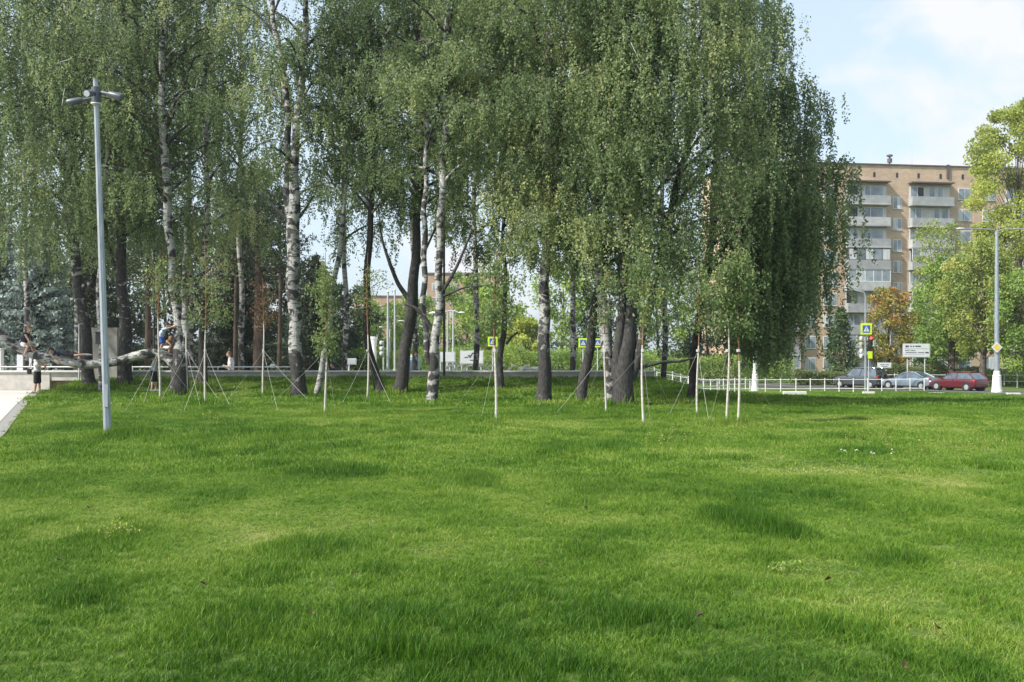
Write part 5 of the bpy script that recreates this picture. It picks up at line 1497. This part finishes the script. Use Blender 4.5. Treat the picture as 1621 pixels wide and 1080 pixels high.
def far_block(label, px0, px1, top, Y, nst, seed):
    r = random.Random(seed); a, c = X(px0, Y), X(px1, Y); z = gz((a + c) / 2, Y); zt = zpx(top, Y)
    t = thing('brick_building', ((a + c) / 2, Y, z), label, 'building')
    MB().box(((a + c) / 2, Y + 6, (z - 1 + zt) / 2), (c - a, 12, zt - z + 1)).build('wall', M['brick_red'], t)
    MB().box(((a + c) / 2, Y + 6, zt + .15), (c - a + .4, 12.4, .3)).build('roof', M['roofdark'], t)
    n = int((c - a) / 3.4)
    for k in range(nst):
        zz = zt - 2.0 - 2.9 * k
        if zz - 1.6 < z: break
        for j in range(n):
            x = a + (j + .5) * (c - a) / n
            w = MB().box((x, Y - .03, zz - .7), (1.7, .08, 1.5)).build('window', M['pvc'], t)
            MB().box((x, Y - .08, zz - .7), (1.5, .02, 1.3)).build('pane', M['glass'], w)
far_block('far orange brick block seen through the trunks, left and lower one', 560, 640, 470, 230, 5, 1)
far_block('far orange brick block seen through the trunks, right and higher one', 676, 790, 434, 210, 6, 2)

# ---------------------------------------------------------------- cars
def carpaint(name, c, metal=.4):
    m, t, b = newmat(name)
    nz = t.nodes.new('ShaderNodeTexNoise'); nz.inputs['Scale'].default_value = 2; co = t.nodes.new('ShaderNodeTexCoord')
    r = ramp(t, [(.3, tuple(x * .85 for x in c)), (.7, c)]); t.links.new(co.outputs['Object'], nz.inputs['Vector']); t.links.new(nz.outputs['Fac'], r.inputs['Fac']); t.links.new(r.outputs['Color'], b.inputs['Base Color'])
    b.inputs['Metallic'].default_value = metal; b.inputs['Roughness'].default_value = .32; b.inputs['Coat Weight'].default_value = 1; b.inputs['Coat Roughness'].default_value = .08
    return m
M['paint_red'] = carpaint('red_car_paint', (0.12, 0.007, 0.018), .2)
M['paint_blue'] = carpaint('silver_blue_car_paint', (0.22, 0.28, 0.35))
M['paint_dark'] = carpaint('dark_grey_car_paint', (0.075, 0.085, 0.10))
M['plate'] = surf('number_plate', (.75, .75, .75), None, .5, 2)

def car(label, px, Y, heading, paint, L, W, H, belt, lower, roof, rack=False):
    """lower: [(x, ztop)] of the body below the glass, roof: [(x, z)] windscreen foot, roof front, roof rear, rear glass foot; x forward"""
    x0 = X(px, Y); z0 = gz(x0, Y) + .02
    t = thing('parked_car' if False else 'car', (x0, Y, z0), label, 'car', 'cars queueing on the road')
    t.rotation_euler = (0, 0, heading)
    B = lambda mb, n, m, par=t, **k: mb.build(n, M[m], par, world=False, **k)
    hw = W / 2; n = len(lower); V, f = [], []
    for i, (x, zt) in enumerate(lower):
        e = min(i, n - 1 - i); kw = [.80, .94, 1, 1][min(e, 3)]
        zb = .30 if e < 2 else .20
        ring = [(-.86 * hw * kw, zb), (-hw * kw, zb + .12), (-hw * kw, (zt + zb) * .55), (-hw * kw * .965, zt - .06), (-hw * kw * .88, zt), (0, zt + .03), (hw * kw * .88, zt), (hw * kw * .965, zt - .06), (hw * kw, (zt + zb) * .55), (hw * kw, zb + .12), (.86 * hw * kw, zb)]
        V += [(x, y, z) for y, z in ring]
    m = 11
    for i in range(n - 1):
        for j in range(m):
            f.append([i * m + j, (i + 1) * m + j, (i + 1) * m + (j + 1) % m, i * m + (j + 1) % m])
    f.append(list(range(m))); f.append([(n - 1) * m + j for j in range(m)][::-1])
    body = B(MB().add(V, f), 'body', paint, smooth=True)
    sm = body.modifiers.new('bevel', 'BEVEL'); sm.width = .03; sm.segments = 2; sm.limit_method = 'ANGLE'; sm.angle_limit = math.radians(28)
    (xa, za), (xb, zb_), (xc, zc), (xd, zd) = roof
    wb, wt_ = hw * .90, hw * .72
    # glasshouse
    def loop(s_): return [(xa, s_ * wb, za), (xb, s_ * wt_, zb_), (xc, s_ * wt_, zc), (xd, s_ * wb, zd)]
    Lp, Rp = loop(1), loop(-1)
    g = MB(); g.add(Lp + Rp, [[0, 1, 2, 3], [7, 6, 5, 4], [0, 4, 5, 1], [2, 6, 7, 3], [1, 5, 6, 2]])
    B(g, 'windows', 'carglass')
    rf = MB(); rf.tube([(xb + .06, 0, zb_ + .005), ((xb + xc) / 2, 0, max(zb_, zc) + .035), (xc - .06, 0, zc + .005)], [.05, .06, .05], 12, sx=wt_ / .052 * .98)
    B(rf, 'roof', paint, smooth=True)
    pl = MB()
    for s_ in (1, -1):
        a, b2, c, d = [np.array(p) for p in loop(s_)]
        o = np.array([0, s_ * .012, .0])
        for p, q, r_ in ((a, b2, .035), (d, c, .065 if zd > .9 else .05)):
            pl.tube([p + o, q + o], r_, 6)
        mid1 = a + (d - a) * .46; mid2 = b2 + (c - b2) * .42
        pl.tube([mid1 + o, mid2 + o], .028, 6)
        pl.tube([b2 + o, c + o], .035, 6)
    B(pl, 'pillars', paint, smooth=True)
    # wheels
    wx = (L * .5 - .78, -L * .5 + .74)
    for x in wx:
        for s_ in (1, -1):
            B(MB().tube([(x, s_ * (hw - .30), .33), (x, s_ * (hw + .004), .33)], .385, 22), 'wheel_arch', 'black')
            w = B(MB().tube([(x, s_ * (hw - .22), .31), (x, s_ * (hw + .012), .31), (x, s_ * (hw + .022), .31)], [.31, .31, .29], 22), 'wheel', 'rubber')
            B(MB().tube([(x, s_ * (hw + .02), .31), (x, s_ * (hw + .034), .31)], [.205, .19], 14), 'rim', 'alloy', w)
    xr = -L / 2; zr = lower[1][1]
    for s_ in (1, -1):
        B(MB().box((xr + .11, s_ * hw * .80, zr - .10), (.20, .22, .20 if not rack else .26)), 'tail_light', 'red_lens', bevel=.02)
        B(MB().box((L / 2 - .14, s_ * hw * .72, .66), (.24, .30, .14)), 'headlight', 'lens', bevel=.03)
        mi = MB().ball((xa - .22, s_ * (hw + .07), za + .07), (.07, .11, .075), 10, 6); B(mi, 'wing_mirror', paint, smooth=True)
        B(MB().box((xa - 1.0, s_ * (hw * .985), belt - .12), (.17, .03, .03)), 'door_handle', 'chrome')
        B(MB().box((xa - 1.9, s_ * (hw * .985), belt - .12), (.17, .03, .03)), 'door_handle', 'chrome')
        B(MB().box((xa - .62 - .55, s_ * hw * .992, .62), (.012, .02, .62)), 'door_gap', 'black')
    B(MB().box((xr + .055, 0, zr - .28), (.02, .52, .115)), 'number_plate', 'plate')
    B(MB().box((xr + .10, 0, .42), (.22, W * .84, .20)), 'rear_bumper', paint, bevel=.05)
    B(MB().box((L / 2 - .07, 0, .42), (.18, W * .80, .22)), 'front_bumper', paint, bevel=.05)
    if rack:
        for s_ in (1, -1):
            B(MB().tube([(xb - .1, s_ * wt_ * .9, zb_ + .03), (xb - .25, s_ * wt_ * .9, zb_ + .11), (xc + .25, s_ * wt_ * .9, zc + .11), (xc + .1, s_ * wt_ * .9, zc + .03)], .018, 6), 'roof_rail', 'chrome')
        B(MB().tube([(xr - .02, 0, .95), (xr - .20, 0, .95)], .33, 20), 'spare_wheel', 'rubber')
    return t
HD = math.atan2(.92, -.4)
car('dark red hatchback, rearmost car of the queue', 1517, 79, HD + math.radians(4), 'paint_red', 4.3, 1.75, 1.50, .95,
    [(-2.15, .72), (-2.10, .93), (-1.9, .97), (-1.2, .97), (0, .96), (.75, .94), (1.35, .88), (1.9, .76), (2.10, .62), (2.15, .55)],
    [(1.0, .90), (.25, 1.42), (-1.45, 1.46), (-2.02, .96)])
car('silver-blue saloon car between the dark car and the red hatchback', 1441, 84.5, HD + math.radians(12), 'paint_blue', 4.6, 1.8, 1.46, .95,
    [(-2.3, .70), (-2.25, .98), (-2.0, 1.02), (-1.3, 1.0), (0, .95), (.8, .93), (1.5, .86), (2.0, .74), (2.25, .62), (2.3, .52)],
    [(1.05, .89), (.2, 1.40), (-.85, 1.42), (-1.75, 1.0)])
car('dark grey off-road car with spare wheel on its back, leftmost of the queue', 1362, 90, HD + math.radians(14), 'paint_dark', 4.6, 1.85, 1.82, 1.1,
    [(-2.2, .95), (-2.18, 1.12), (-2.0, 1.14), (-1.2, 1.12), (0, 1.10), (.8, 1.08), (1.5, 1.02), (2.0, .92), (2.2, .78), (2.25, .6)],
    [(1.0, 1.05), (.35, 1.72), (-1.9, 1.74), (-2.12, 1.10)], rack=True)

# ---------------------------------------------------------------- people
def skinmat(n, c): return surf(n, c, tuple(x * .9 for x in c), .6, 12)
M['skin'] = skinmat('skin', (0.50, 0.31, 0.22)); M['skin_tan'] = skinmat('tanned_skin', (0.42, 0.235, 0.155))
M['hair_dark'] = surf('dark_hair', (0.035, 0.022, 0.016), None, .7, 30); M['hair_light'] = surf('light_brown_hair', (0.22, 0.14, 0.08), None, .7, 30)
M['cloth_black'] = surf('black_cloth', (0.018, 0.018, 0.022), None, .9, 20); M['cloth_navy'] = surf('navy_cloth', (0.02, 0.026, 0.045), None, .9, 20)
M['cloth_white'] = surf('white_cloth', (0.70, 0.70, 0.71), None, .9, 12); M['cloth_pale'] = surf('pale_blue_cloth', (0.48, 0.55, 0.68), None, .9, 12)
M['cloth_grey'] = surf('grey_cloth', (0.38, 0.41, 0.46), None, .9, 12); M['cloth_blue'] = surf('blue_cloth', (0.04, 0.10, 0.42), None, .9, 12)
M['shoe'] = surf('grey_shoe', (0.22, 0.22, 0.24), None, .8, 20)

def remesh(o, vs):
    m = o.modifiers.new('remesh', 'REMESH'); m.mode = 'VOXEL'; m.voxel_size = vs; m.use_smooth_shade = True
    s = o.modifiers.new('smooth', 'SMOOTH'); s.iterations = 3; s.factor = .5

def chain(mb, pts, rads, k=12):
    pts = [Vector(p) for p in pts]
    mb.tube(pts, rads, k)
    for p, r_ in zip(pts, rads): mb.ball(p, r_, 12, 8)

def person(label, loc, J, S, clothes, skin='skin', hair='hair_dark', face=(1, 0, 0), up=(0, 0, 1), cat='person', short=True):
    """J: joints in metres relative to loc; S: body scale (1 = adult); clothes: dict"""
    loc = Vector(loc); t = thing('person', loc, label, cat)
    J = {k: loc + Vector(v) for k, v in J.items()}
    b_ = MB()
    hd, nk, ch, hp = J['head'], J['neck'], J['chest'], J['hip']
    fd = Vector(face).normalized(); ud = Vector(up).normalized(); sd_ = fd.cross(ud).normalized()
    # torso: widened by running two parallel chains
    sh = (J['shR'] - J['shL']).normalized()
    for q in (-.5, 0, .5):
        o = sh * q * .16 * S
        chain(b_, [hp + o * .85, hp.lerp(ch, .5) + o * .8, ch + o * 1.2, nk - (nk - ch) * .25 + o * .7], [.098 * S, .088 * S, .10 * S, .07 * S])
    chain(b_, [J['shL'], nk - (nk - ch) * .15, J['shR']], [.055 * S, .07 * S, .055 * S])
    chain(b_, [nk - (nk - ch) * .2, hd - ud * .07 * S], [.056 * S, .050 * S])
    # head: skull, jaw, nose, ears, brow
    hs = .118 * (S * .45 + .55)
    b_.ball(hd, (hs * .74, hs * .82, hs), 18, 14)
    b_.ball(hd + fd * hs * .30 - ud * hs * .42, hs * .56, 14, 10)
    b_.tube([hd + fd * hs * .70 + ud * hs * .10, hd + fd * hs * 1.02 - ud * hs * .16, hd + fd * hs * .80 - ud * hs * .2], [hs * .08, hs * .12, hs * .08], 8)
    for s_ in (-1, 1): b_.ball(hd + sd_ * s_ * hs * .78 - ud * hs * .05, (hs * .16, hs * .12, hs * .22), 8, 6)
    b_.ball(hd + fd * hs * .74 - ud * hs * .50, (hs * .16, hs * .2, hs * .07), 8, 6)
    for s_ in 'LR':
        chain(b_, [J['sh' + s_], J['sh' + s_].lerp(J['el' + s_], .5), J['el' + s_], J['el' + s_].lerp(J['ha' + s_], .4), J['ha' + s_]], [.050 * S, .044 * S, .038 * S, .038 * S, .026 * S])
        chain(b_, [J['hi' + s_], J['hi' + s_].lerp(J['kn' + s_], .5), J['kn' + s_], J['kn' + s_].lerp(J['ft' + s_], .35), J['ft' + s_]], [.085 * S, .075 * S, .054 * S, .056 * S, .036 * S])
        # hand: palm, thumb and four fingers slightly curled
        w = J['ha' + s_]; d = (w - J['el' + s_]).normalized(); pd = J.get('hd' + s_); d = d if pd is None else (pd - loc).normalized()
        q = d.cross(Vector((0.3, 1, .2))).normalized(); nn = d.cross(q).normalized()
        chain(b_, [w, w + d * .075 * S], [.026 * S, .036 * S], 8)
        for k, (off, ln) in enumerate(((-.026, .066), (-.009, .076), (.009, .070), (.026, .055))):
            a = w + d * .085 * S + q * off * S
            b_.tube([a, a + d * ln * .5 * S + nn * .004, a + d * ln * .92 * S + nn * .022 * S], [.0095 * S, .009 * S, .008 * S], 6)
        a = w + d * .03 * S + q * -.030 * S
        b_.tube([a, a - q * .028 * S + d * .028 * S, a - q * .034 * S + d * .058 * S + nn * .01], [.012 * S, .011 * S, .009 * S], 6)
    body = b_.build('body', M[skin], t); remesh(body, .008)
    # hair cap
    h = MB(); h.ball(hd + ud * hs * .20 - fd * hs * .13, (hs * .84, hs * .88, hs * .92), 16, 12)
    h.ball(hd - fd * hs * .35 - ud * hs * .10, (hs * .62, hs * .62, hs * .72), 12, 8)
    ho = h.build('hair', M[hair], t, smooth=True)
    e = MB()
    for s_ in (-1, 1): e.ball(hd + fd * hs * .80 + sd_ * s_ * hs * .32 + ud * hs * .02, hs * .085, 8, 6)
    e.build('eyes', M['hair_dark'], t)
    def sleeve(mb, a, c, frac, r0, r1):
        chain(mb, [a, a.lerp(c, frac)], [r0, r1])
    if 'shirt' in clothes:
        m_ = MB()
        for q in (-.5, 0, .5):
            o = sh * q * .165 * S
            chain(m_, [hp + (ch - hp) * .08 + o * .9, hp.lerp(ch, .5) + o * .85, ch + o * 1.22, nk - (nk - ch) * .28 + o * .7], [.118 * S, .104 * S, .113 * S, .080 * S])
        chain(m_, [J['shL'], nk - (nk - ch) * .2, J['shR']], [.064 * S, .078 * S, .064 * S])
        if clothes.get('sleeve', 1):
            for s_ in 'LR': sleeve(m_, J['sh' + s_], J['el' + s_], .62, .066 * S, .062 * S)
        o = m_.build('shirt', M[clothes['shirt']], t); remesh(o, .012)
    if 'shorts' in clothes:
        m_ = MB(); fr_ = clothes.get('len', .8)
        for q in (-.5, 0, .5):
            o = sh * q * .17 * S
            chain(m_, [hp + o * .9 - (ch - hp) * .02, hp + (ch - hp) * .18 + o * .9], [.118 * S, .112 * S])
        for s_ in 'LR':
            if fr_ > 1: chain(m_, [J['hi' + s_], J['kn' + s_], J['kn' + s_].lerp(J['ft' + s_], .92)], [.105 * S, .080 * S, .062 * S])
            else: chain(m_, [J['hi' + s_], J['hi' + s_].lerp(J['kn' + s_], fr_)], [.108 * S, .098 * S])
        o = m_.build('trousers' if fr_ > 1 else 'shorts', M[clothes['shorts']], t); remesh(o, .012)
    if 'shoes' in clothes:
        for s_ in 'LR':
            fdir = Vector((fd.x, fd.y, 0)); fdir = fdir.normalized() if fdir.length > .1 else Vector((1, 0, 0))
            if 'toe' in J: fdir = (J['toe'] - loc).normalized()
            c = J['ft' + s_]
            o = MB(); chain(o, [c - fdir * .03 * S - Vector((0, 0, .02 * S)), c + fdir * .07 * S - Vector((0, 0, .03 * S)), c + fdir * .14 * S - Vector((0, 0, .035 * S))], [.048 * S, .045 * S, .034 * S])
            o.build('shoe', M[clothes['shoes']], t, smooth=True)
    return t

def stand(S, H, fx=1, arms=None, lean=0.0):
    """upright skeleton, height H, facing +x*fx"""
    h = H
    J = dict(hip=(0, 0, .52 * h), chest=(lean * .7, 0, .70 * h), neck=(lean, 0, .82 * h), head=(lean + .02 * fx, 0, .925 * h),
             shL=(lean * .95, .105 * h, .80 * h), shR=(lean * .95, -.105 * h, .80 * h),
             elL=(lean + .02, .135 * h, .63 * h), elR=(lean + .02, -.135 * h, .63 * h), haL=(lean + .06 * fx, .13 * h, .48 * h), haR=(lean + .06 * fx, -.13 * h, .48 * h),
             hiL=(0, .055 * h, .50 * h), hiR=(0, -.055 * h, .50 * h), knL=(.02 * fx, .06 * h, .27 * h), knR=(-.01 * fx, -.06 * h, .27 * h), ftL=(.05 * fx, .06 * h, .045 * h), ftR=(-.05 * fx, -.06 * h, .045 * h))
    if arms: J.update(arms)
    return J

# boy standing on the path edge under the limb
Y = 36.4; xb = X(59, Y); zb = gz(xb, Y) + .02
J = stand(.86, 1.50, 1, dict(elL=(.16, .19, 1.03), haL=(.26, .12, .93), elR=(.14, -.17, 1.0), haR=(.27, -.08, 1.02)))
person('boy in white top and black shorts standing under the limb at the path edge', (xb, Y, zb), J, .86, dict(shirt='cloth_white', shorts='cloth_black', len=.95, shoes='shoe'), 'skin_tan', 'hair_light')
t = thing('shoulder_bag', (xb - .17, Y - .12, zb + .82), 'small dark bag hanging at the hip of the standing boy in white', 'bag')
MB().box((xb - .24, Y - .10, zb + .80), (.16, .10, .20)).build('pouch', M['cloth_black'], t, bevel=.03)
MB().tube([(xb - .22, Y - .13, zb + .88), (xb - .14, Y - .17, zb + 1.10), (xb + .02, Y - .16, zb + 1.27)], .010, 5).build('strap', M['cloth_black'], t)

def limb_z(px, Y=35.6): return zpx(np.interp(px, [17, 47, 83, 122, 150, 178, 205, 238, 258, 274], [543, 559, 568, 575, 577, 574, 567, 558, 561, 572]) , Y)
# boy astride the limb leaning forward on straight arms
Y = 35.5; o = at(37, 549, Y)
J = dict(hip=(0, 0, .10), chest=(.05, 0, .33), neck=(.14, 0, .50), head=(.23, -.02, .63), shL=(.11, .16, .46), shR=(.13, -.16, .46),
         elL=(-.12, .24, .28), haL=(-.30, .16, .12), elR=(.27, -.17, .22), haR=(.34, -.10, -.04), hiL=(.03, .09, .08), hiR=(.03, -.09, .08), knL=(.28, .26, .02), knR=(.27, -.24, .0), ftL=(.18, .28, -.32), ftR=(.16, -.26, -.30), toe=(1, 0, -.2))
person('boy in black sleeveless top sitting astride the limb at far left, leaning on his arms', o, J, .85, dict(shirt='cloth_navy', sleeve=0, shorts='cloth_white', len=.35, shoes='shoe'), 'skin', 'hair_light', face=(1, -.2, -.15))
# boy lying along the limb
o = at(94, 560, 35.4)
J = dict(hip=(.26, 0, .02), chest=(.0, 0, .06), neck=(-.16, 0, .06), head=(-.29, -.02, .10), shL=(-.11, .15, .06), shR=(-.11, -.15, .06), elL=(-.15, .22, -.14), haL=(-.02, .20, -.28), elR=(-.13, -.22, -.10), haR=(.03, -.17, -.24),
         hiL=(.30, .08, .0), hiR=(.30, -.08, .0), knL=(.66, .18, -.06), knR=(.66, -.17, -.06), ftL=(.98, .12, -.02), ftR=(.98, -.12, -.02), toe=(1, 0, 0))
person('boy in navy shirt lying face down along the limb, hugging it', o, J, .82, dict(shirt='cloth_navy', shorts='cloth_black', len=.7, shoes='shoe'), 'skin_tan', 'hair_dark', face=(-.6, -.3, -.7), up=(-.8, 0, .5))
# boy standing on the limb holding on to the trunk
Y = 35.4; o = at(255, 553, Y)
J = dict(hip=(-.02, 0, .40), chest=(.04, 0, .58), neck=(.13, 0, .74), head=(.22, 0, .85), shL=(.10, .14, .70), shR=(.12, -.14, .70), elL=(.26, .10, .78), haL=(.42, .02, .82), elR=(.28, -.12, .74), haR=(.44, -.04, .80),
         hiL=(0, .07, .38), hiR=(0, -.07, .38), knL=(.10, .08, .22), knR=(.08, -.10, .20), ftL=(-.02, .06, .05), ftR=(.02, -.07, .05))
person('boy in pale blue shirt and blue shorts crouching on the limb and holding the trunk', o, J, .78, dict(shirt='cloth_pale', shorts='cloth_blue', len=.7, shoes='shoe'), 'skin', 'hair_dark')
# shirtless boy seated on the limb by the trunk
o = at(263, 555, 35.9)
J = dict(hip=(-.12, .1, .09), chest=(-.03, .1, .25), neck=(.06, .1, .36), head=(.16, .08, .42), shL=(.03, .23, .33), shR=(.05, -.02, .33), elL=(.16, .28, .16), haL=(.24, .22, .05), elR=(.20, -.06, .18), haR=(.28, .0, .06),
         hiL=(-.10, .16, .08), hiR=(-.10, .03, .08), knL=(.14, .24, .10), knR=(.14, -.0, .10), ftL=(.12, .26, -.24), ftR=(.10, -.04, -.24))
person('bare-backed boy hunched on the limb beside the trunk, white shorts', o, J, .76, dict(shorts='cloth_white', len=.8, shoes='shoe'), 'skin_tan', 'hair_light')
# boy on the ground below them
Y = 35.9; xb = X(243.5, Y); zb = gz(xb, Y) + .02
J = stand(.84, 1.42, 1, dict(elL=(.16, .16, 1.22), haL=(.20, .10, 1.42), elR=(.10, -.20, 1.06), haR=(.20, -.12, 1.20)), lean=.07)
person('boy in grey shirt and black shorts standing on the grass beneath the two climbers', (xb, Y, zb), J, .84, dict(shirt='cloth_grey', shorts='cloth_black', len=.85, shoes='shoe'), 'skin', 'hair_dark')
# man walking behind the parapet
Y = 44; xb = X(365.5, Y); zb = gz(xb, Y) + .015; H_ = zpx(555.5, Y) - zb
J = stand(1.0, H_, -1, dict(elL=(.05, .24, 1.10), haL=(-.16, .24, 1.06), elR=(.08, -.24, 1.10), haR=(-.18, -.22, 1.12), head=(-.09, 0, .925 * H_), neck=(-.02, 0, .82 * H_)))
person('man in white T-shirt walking left behind the parapet', (xb, Y, zb), J, 1.02, dict(shirt='cloth_white', shorts='cloth_navy', len=1.1, shoes='shoe'), 'skin', 'hair_light', face=(-1, -.2, -.05))
# seated person further right
Y = 44; xb = X(531, Y); zb = gz(xb, Y)
t = thing('bench', (xb, Y, zb), 'plain bench under the dark-haired seated person behind the parapet', 'bench')
MB().box((xb, Y, zb + .42), (1.5, .45, .06)).build('seat', M['wood'], t, bevel=.01)
for q in (-.6, .6): MB().box((xb + q, Y, zb + .2), (.07, .38, .38)).build('leg', M['darkmetal'], t)
J = dict(hip=(0, 0, .56), chest=(-.02, -.02, .82), neck=(-.08, -.04, 1.02), head=(-.12, -.06, 1.20), shL=(-.05, .17, .98), shR=(-.07, -.19, .98), elL=(-.06, .24, .74), haL=(-.30, .20, .80), elR=(-.04, -.26, .74), haR=(-.26, -.2, .86),
         hiL=(-.02, .10, .54), hiR=(-.02, -.10, .54), knL=(-.44, .12, .53), knR=(-.44, -.12, .53), ftL=(-.46, .12, .08), ftR=(-.46, -.12, .08), toe=(-1, 0, 0))
person('dark-haired person in black sitting just behind the parapet', (xb, Y, zb), J, 1.0, dict(shirt='cloth_black', shorts='cloth_grey', len=1.1, shoes='shoe'), 'skin', 'hair_dark', face=(-1, -.3, -.1))

# ---------------------------------------------------------------- fallen leaves, weeds
def fallen_leaf(px, py, s, m, label):
    Y = EYE * F / (py - 555.0); x = X(px, Y); r = np.random.RandomState(px)
    z = gz(x, Y) + .055
    V = []; n = 9; s = s * .82
    for i in range(n):
        a = i / n * 2 * math.pi; q = s * (.55 + .45 * abs(math.cos(a * 1.5)) + .1 * r.rand())
        V.append((q * math.cos(a), q * .7 * math.sin(a), .4 * s * abs(math.cos(a)) ** 2 + .1 * s * r.rand()))
    V.append((0, 0, 0)); th = [(a, b_, c - .003) for a, b_, c in V]
    o = MB().add(V + th, [[i, (i + 1) % n, n] for i in range(n)] + [[n + 1 + (i + 1) % n, n + 1 + i, 2 * n + 1] for i in range(n)]).build('fallen_leaf', M[m], world=False)
    o.location = (x, Y, z); o.rotation_euler = (r.normal(0, .4), r.normal(0, .4), r.rand() * 6)
    tag(o, label, 'leaf', 'fallen brown leaves on the lawn')
M['leaf_dk'] = surf('dead_leaf_dark', (.050, .030, .012), (.028, .018, .008), .8, 30)
M['leaf_br'] = surf('dead_leaf_brown', (.15, .095, .03), (.09, .055, .02), .8, 30)
for px, py, s, m, lb_ in ((142, 812, .040, 'leaf_dk', 'dark curled leaf in the left part of the lawn below the lamp post'), (94, 898, .036, 'leaf_dk', 'dark curled leaf nearest the left edge of the lawn'),
                          (322, 937, .040, 'leaf_dk', 'flat dark leaf in the lower left part of the lawn'), (565, 918, .028, 'leaf_dk', 'tiny dark leaf left of the lawn centre'),
                          (928, 813, .034, 'leaf_dk', 'small dark leaf in the yellowish worn patch'), (1108, 988, .040, 'leaf_dk', 'dark leaf with pale edge in the lower middle right'),
                          (1310, 930, .040, 'leaf_br', 'rusty brown leaf below the dark tall tuft'), (1484, 1008, .034, 'leaf_br', 'orange-brown leaf low at the right'),
                          (1432, 1072, .036, 'leaf_br', 'tan leaf touching the bottom edge at right'), (854, 905, .026, 'leaf_br', 'small tan leaf near the lawn centre'),
                          (494, 985, .026, 'leaf_br', 'thin tan leaf in the lower left middle'), (1555, 962, .030, 'leaf_br', 'pale brown leaf at the right edge of the lawn')):
    fallen_leaf(px, py, s, m, lb_)

def weed(label, px, py, h, n, seed, mat, spread=.25, flowers=0):
    Y = EYE * F / (py - 555.0); x = X(px, Y); r = np.random.RandomState(seed); z = gz(x, Y)
    t = thing('weed_plant', (x, Y, z), label, 'weed')
    st, lf, fl = MB(), MB(), MB()
    for k in range(n):
        a = r.rand() * 6.28; b_ = np.array([x + r.normal(0, spread * .5), Y + r.normal(0, spread * .5), z]); hh = h * (.6 + .6 * r.rand())
        e = b_ + np.array([math.cos(a) * hh * .35, math.sin(a) * hh * .35, hh])
        st.tube([b_, b_ * .5 + e * .5 + np.array([0, 0, .04]), e], [.004, .003, .002], 4)
        m_ = 12; v = r.rand(m_); leaf_quads(lf, b_ + (e - b_) * v[:, None] + r.normal(0, .015, (m_, 3)), .028, r, r.rand(m_), droop=-.2)
        if flowers and k < flowers: fl.ball(e + np.array([0, 0, .01]), (.014, .014, .008), 8, 5)
    st.build('stems', M['weed_stem'], t); lf.build('leaves', M[mat], t)
    if fl.n: fl.build('flowers', M['signwhite'], t)
weed('bright green broad-leaved weed in the left part of the lawn', 187, 848, .10, 10, 1, 'bright_leaf', .3)
weed('tall reddish-stemmed weed below the boy on the trunk, in the lawn', 292, 655, .34, 5, 2, 'lush_leaf', .5)
weed('yellow-green weed clump below the tall red-brown sapling', 345, 668, .20, 9, 3, 'bright_leaf', .7)
weed('leafy weed sprays below the sapling at the right of the clump', 1045, 706, .30, 8, 4, 'bright_leaf', .5)
weed('reddish weed clump in the lawn below the cars, taller than the grass', 1398, 712, .34, 13, 5, 'olive_leaf', 1.0)
weed('flat patch of small white clover flowers right of the weeds', 1378, 722, .07, 9, 6, 'lush_leaf', .5, flowers=7)
weed('thin weed spray at the right side of the lawn', 1575, 708, .28, 7, 7, 'olive_leaf', .6)
weed('small grey-green weed rosette below the dark tall tuft', 1242, 905, .06, 9, 8, 'lush_leaf', .12)

# ---------------------------------------------------------------- thin summer haze over the far side of the road
hb = MB().box((0, 330, 16.0), (1100, 700, 44.0))
hm = bpy.data.materials.new('haze'); hm.use_nodes = True; ht = hm.node_tree
for n in list(ht.nodes): ht.nodes.remove(n)
ho_ = ht.nodes.new('ShaderNodeOutputMaterial'); hv = ht.nodes.new('ShaderNodeVolumePrincipled')
hv.inputs['Color'].default_value = (0.90, 0.94, 1.0, 1); hv.inputs['Density'].default_value = 0.00032; hv.inputs['Anisotropy'].default_value = 0.3
ht.links.new(hv.outputs[0], ho_.inputs['Volume'])
hz_o = hb.build('haze', hm); tag(hz_o, kind='stuff')
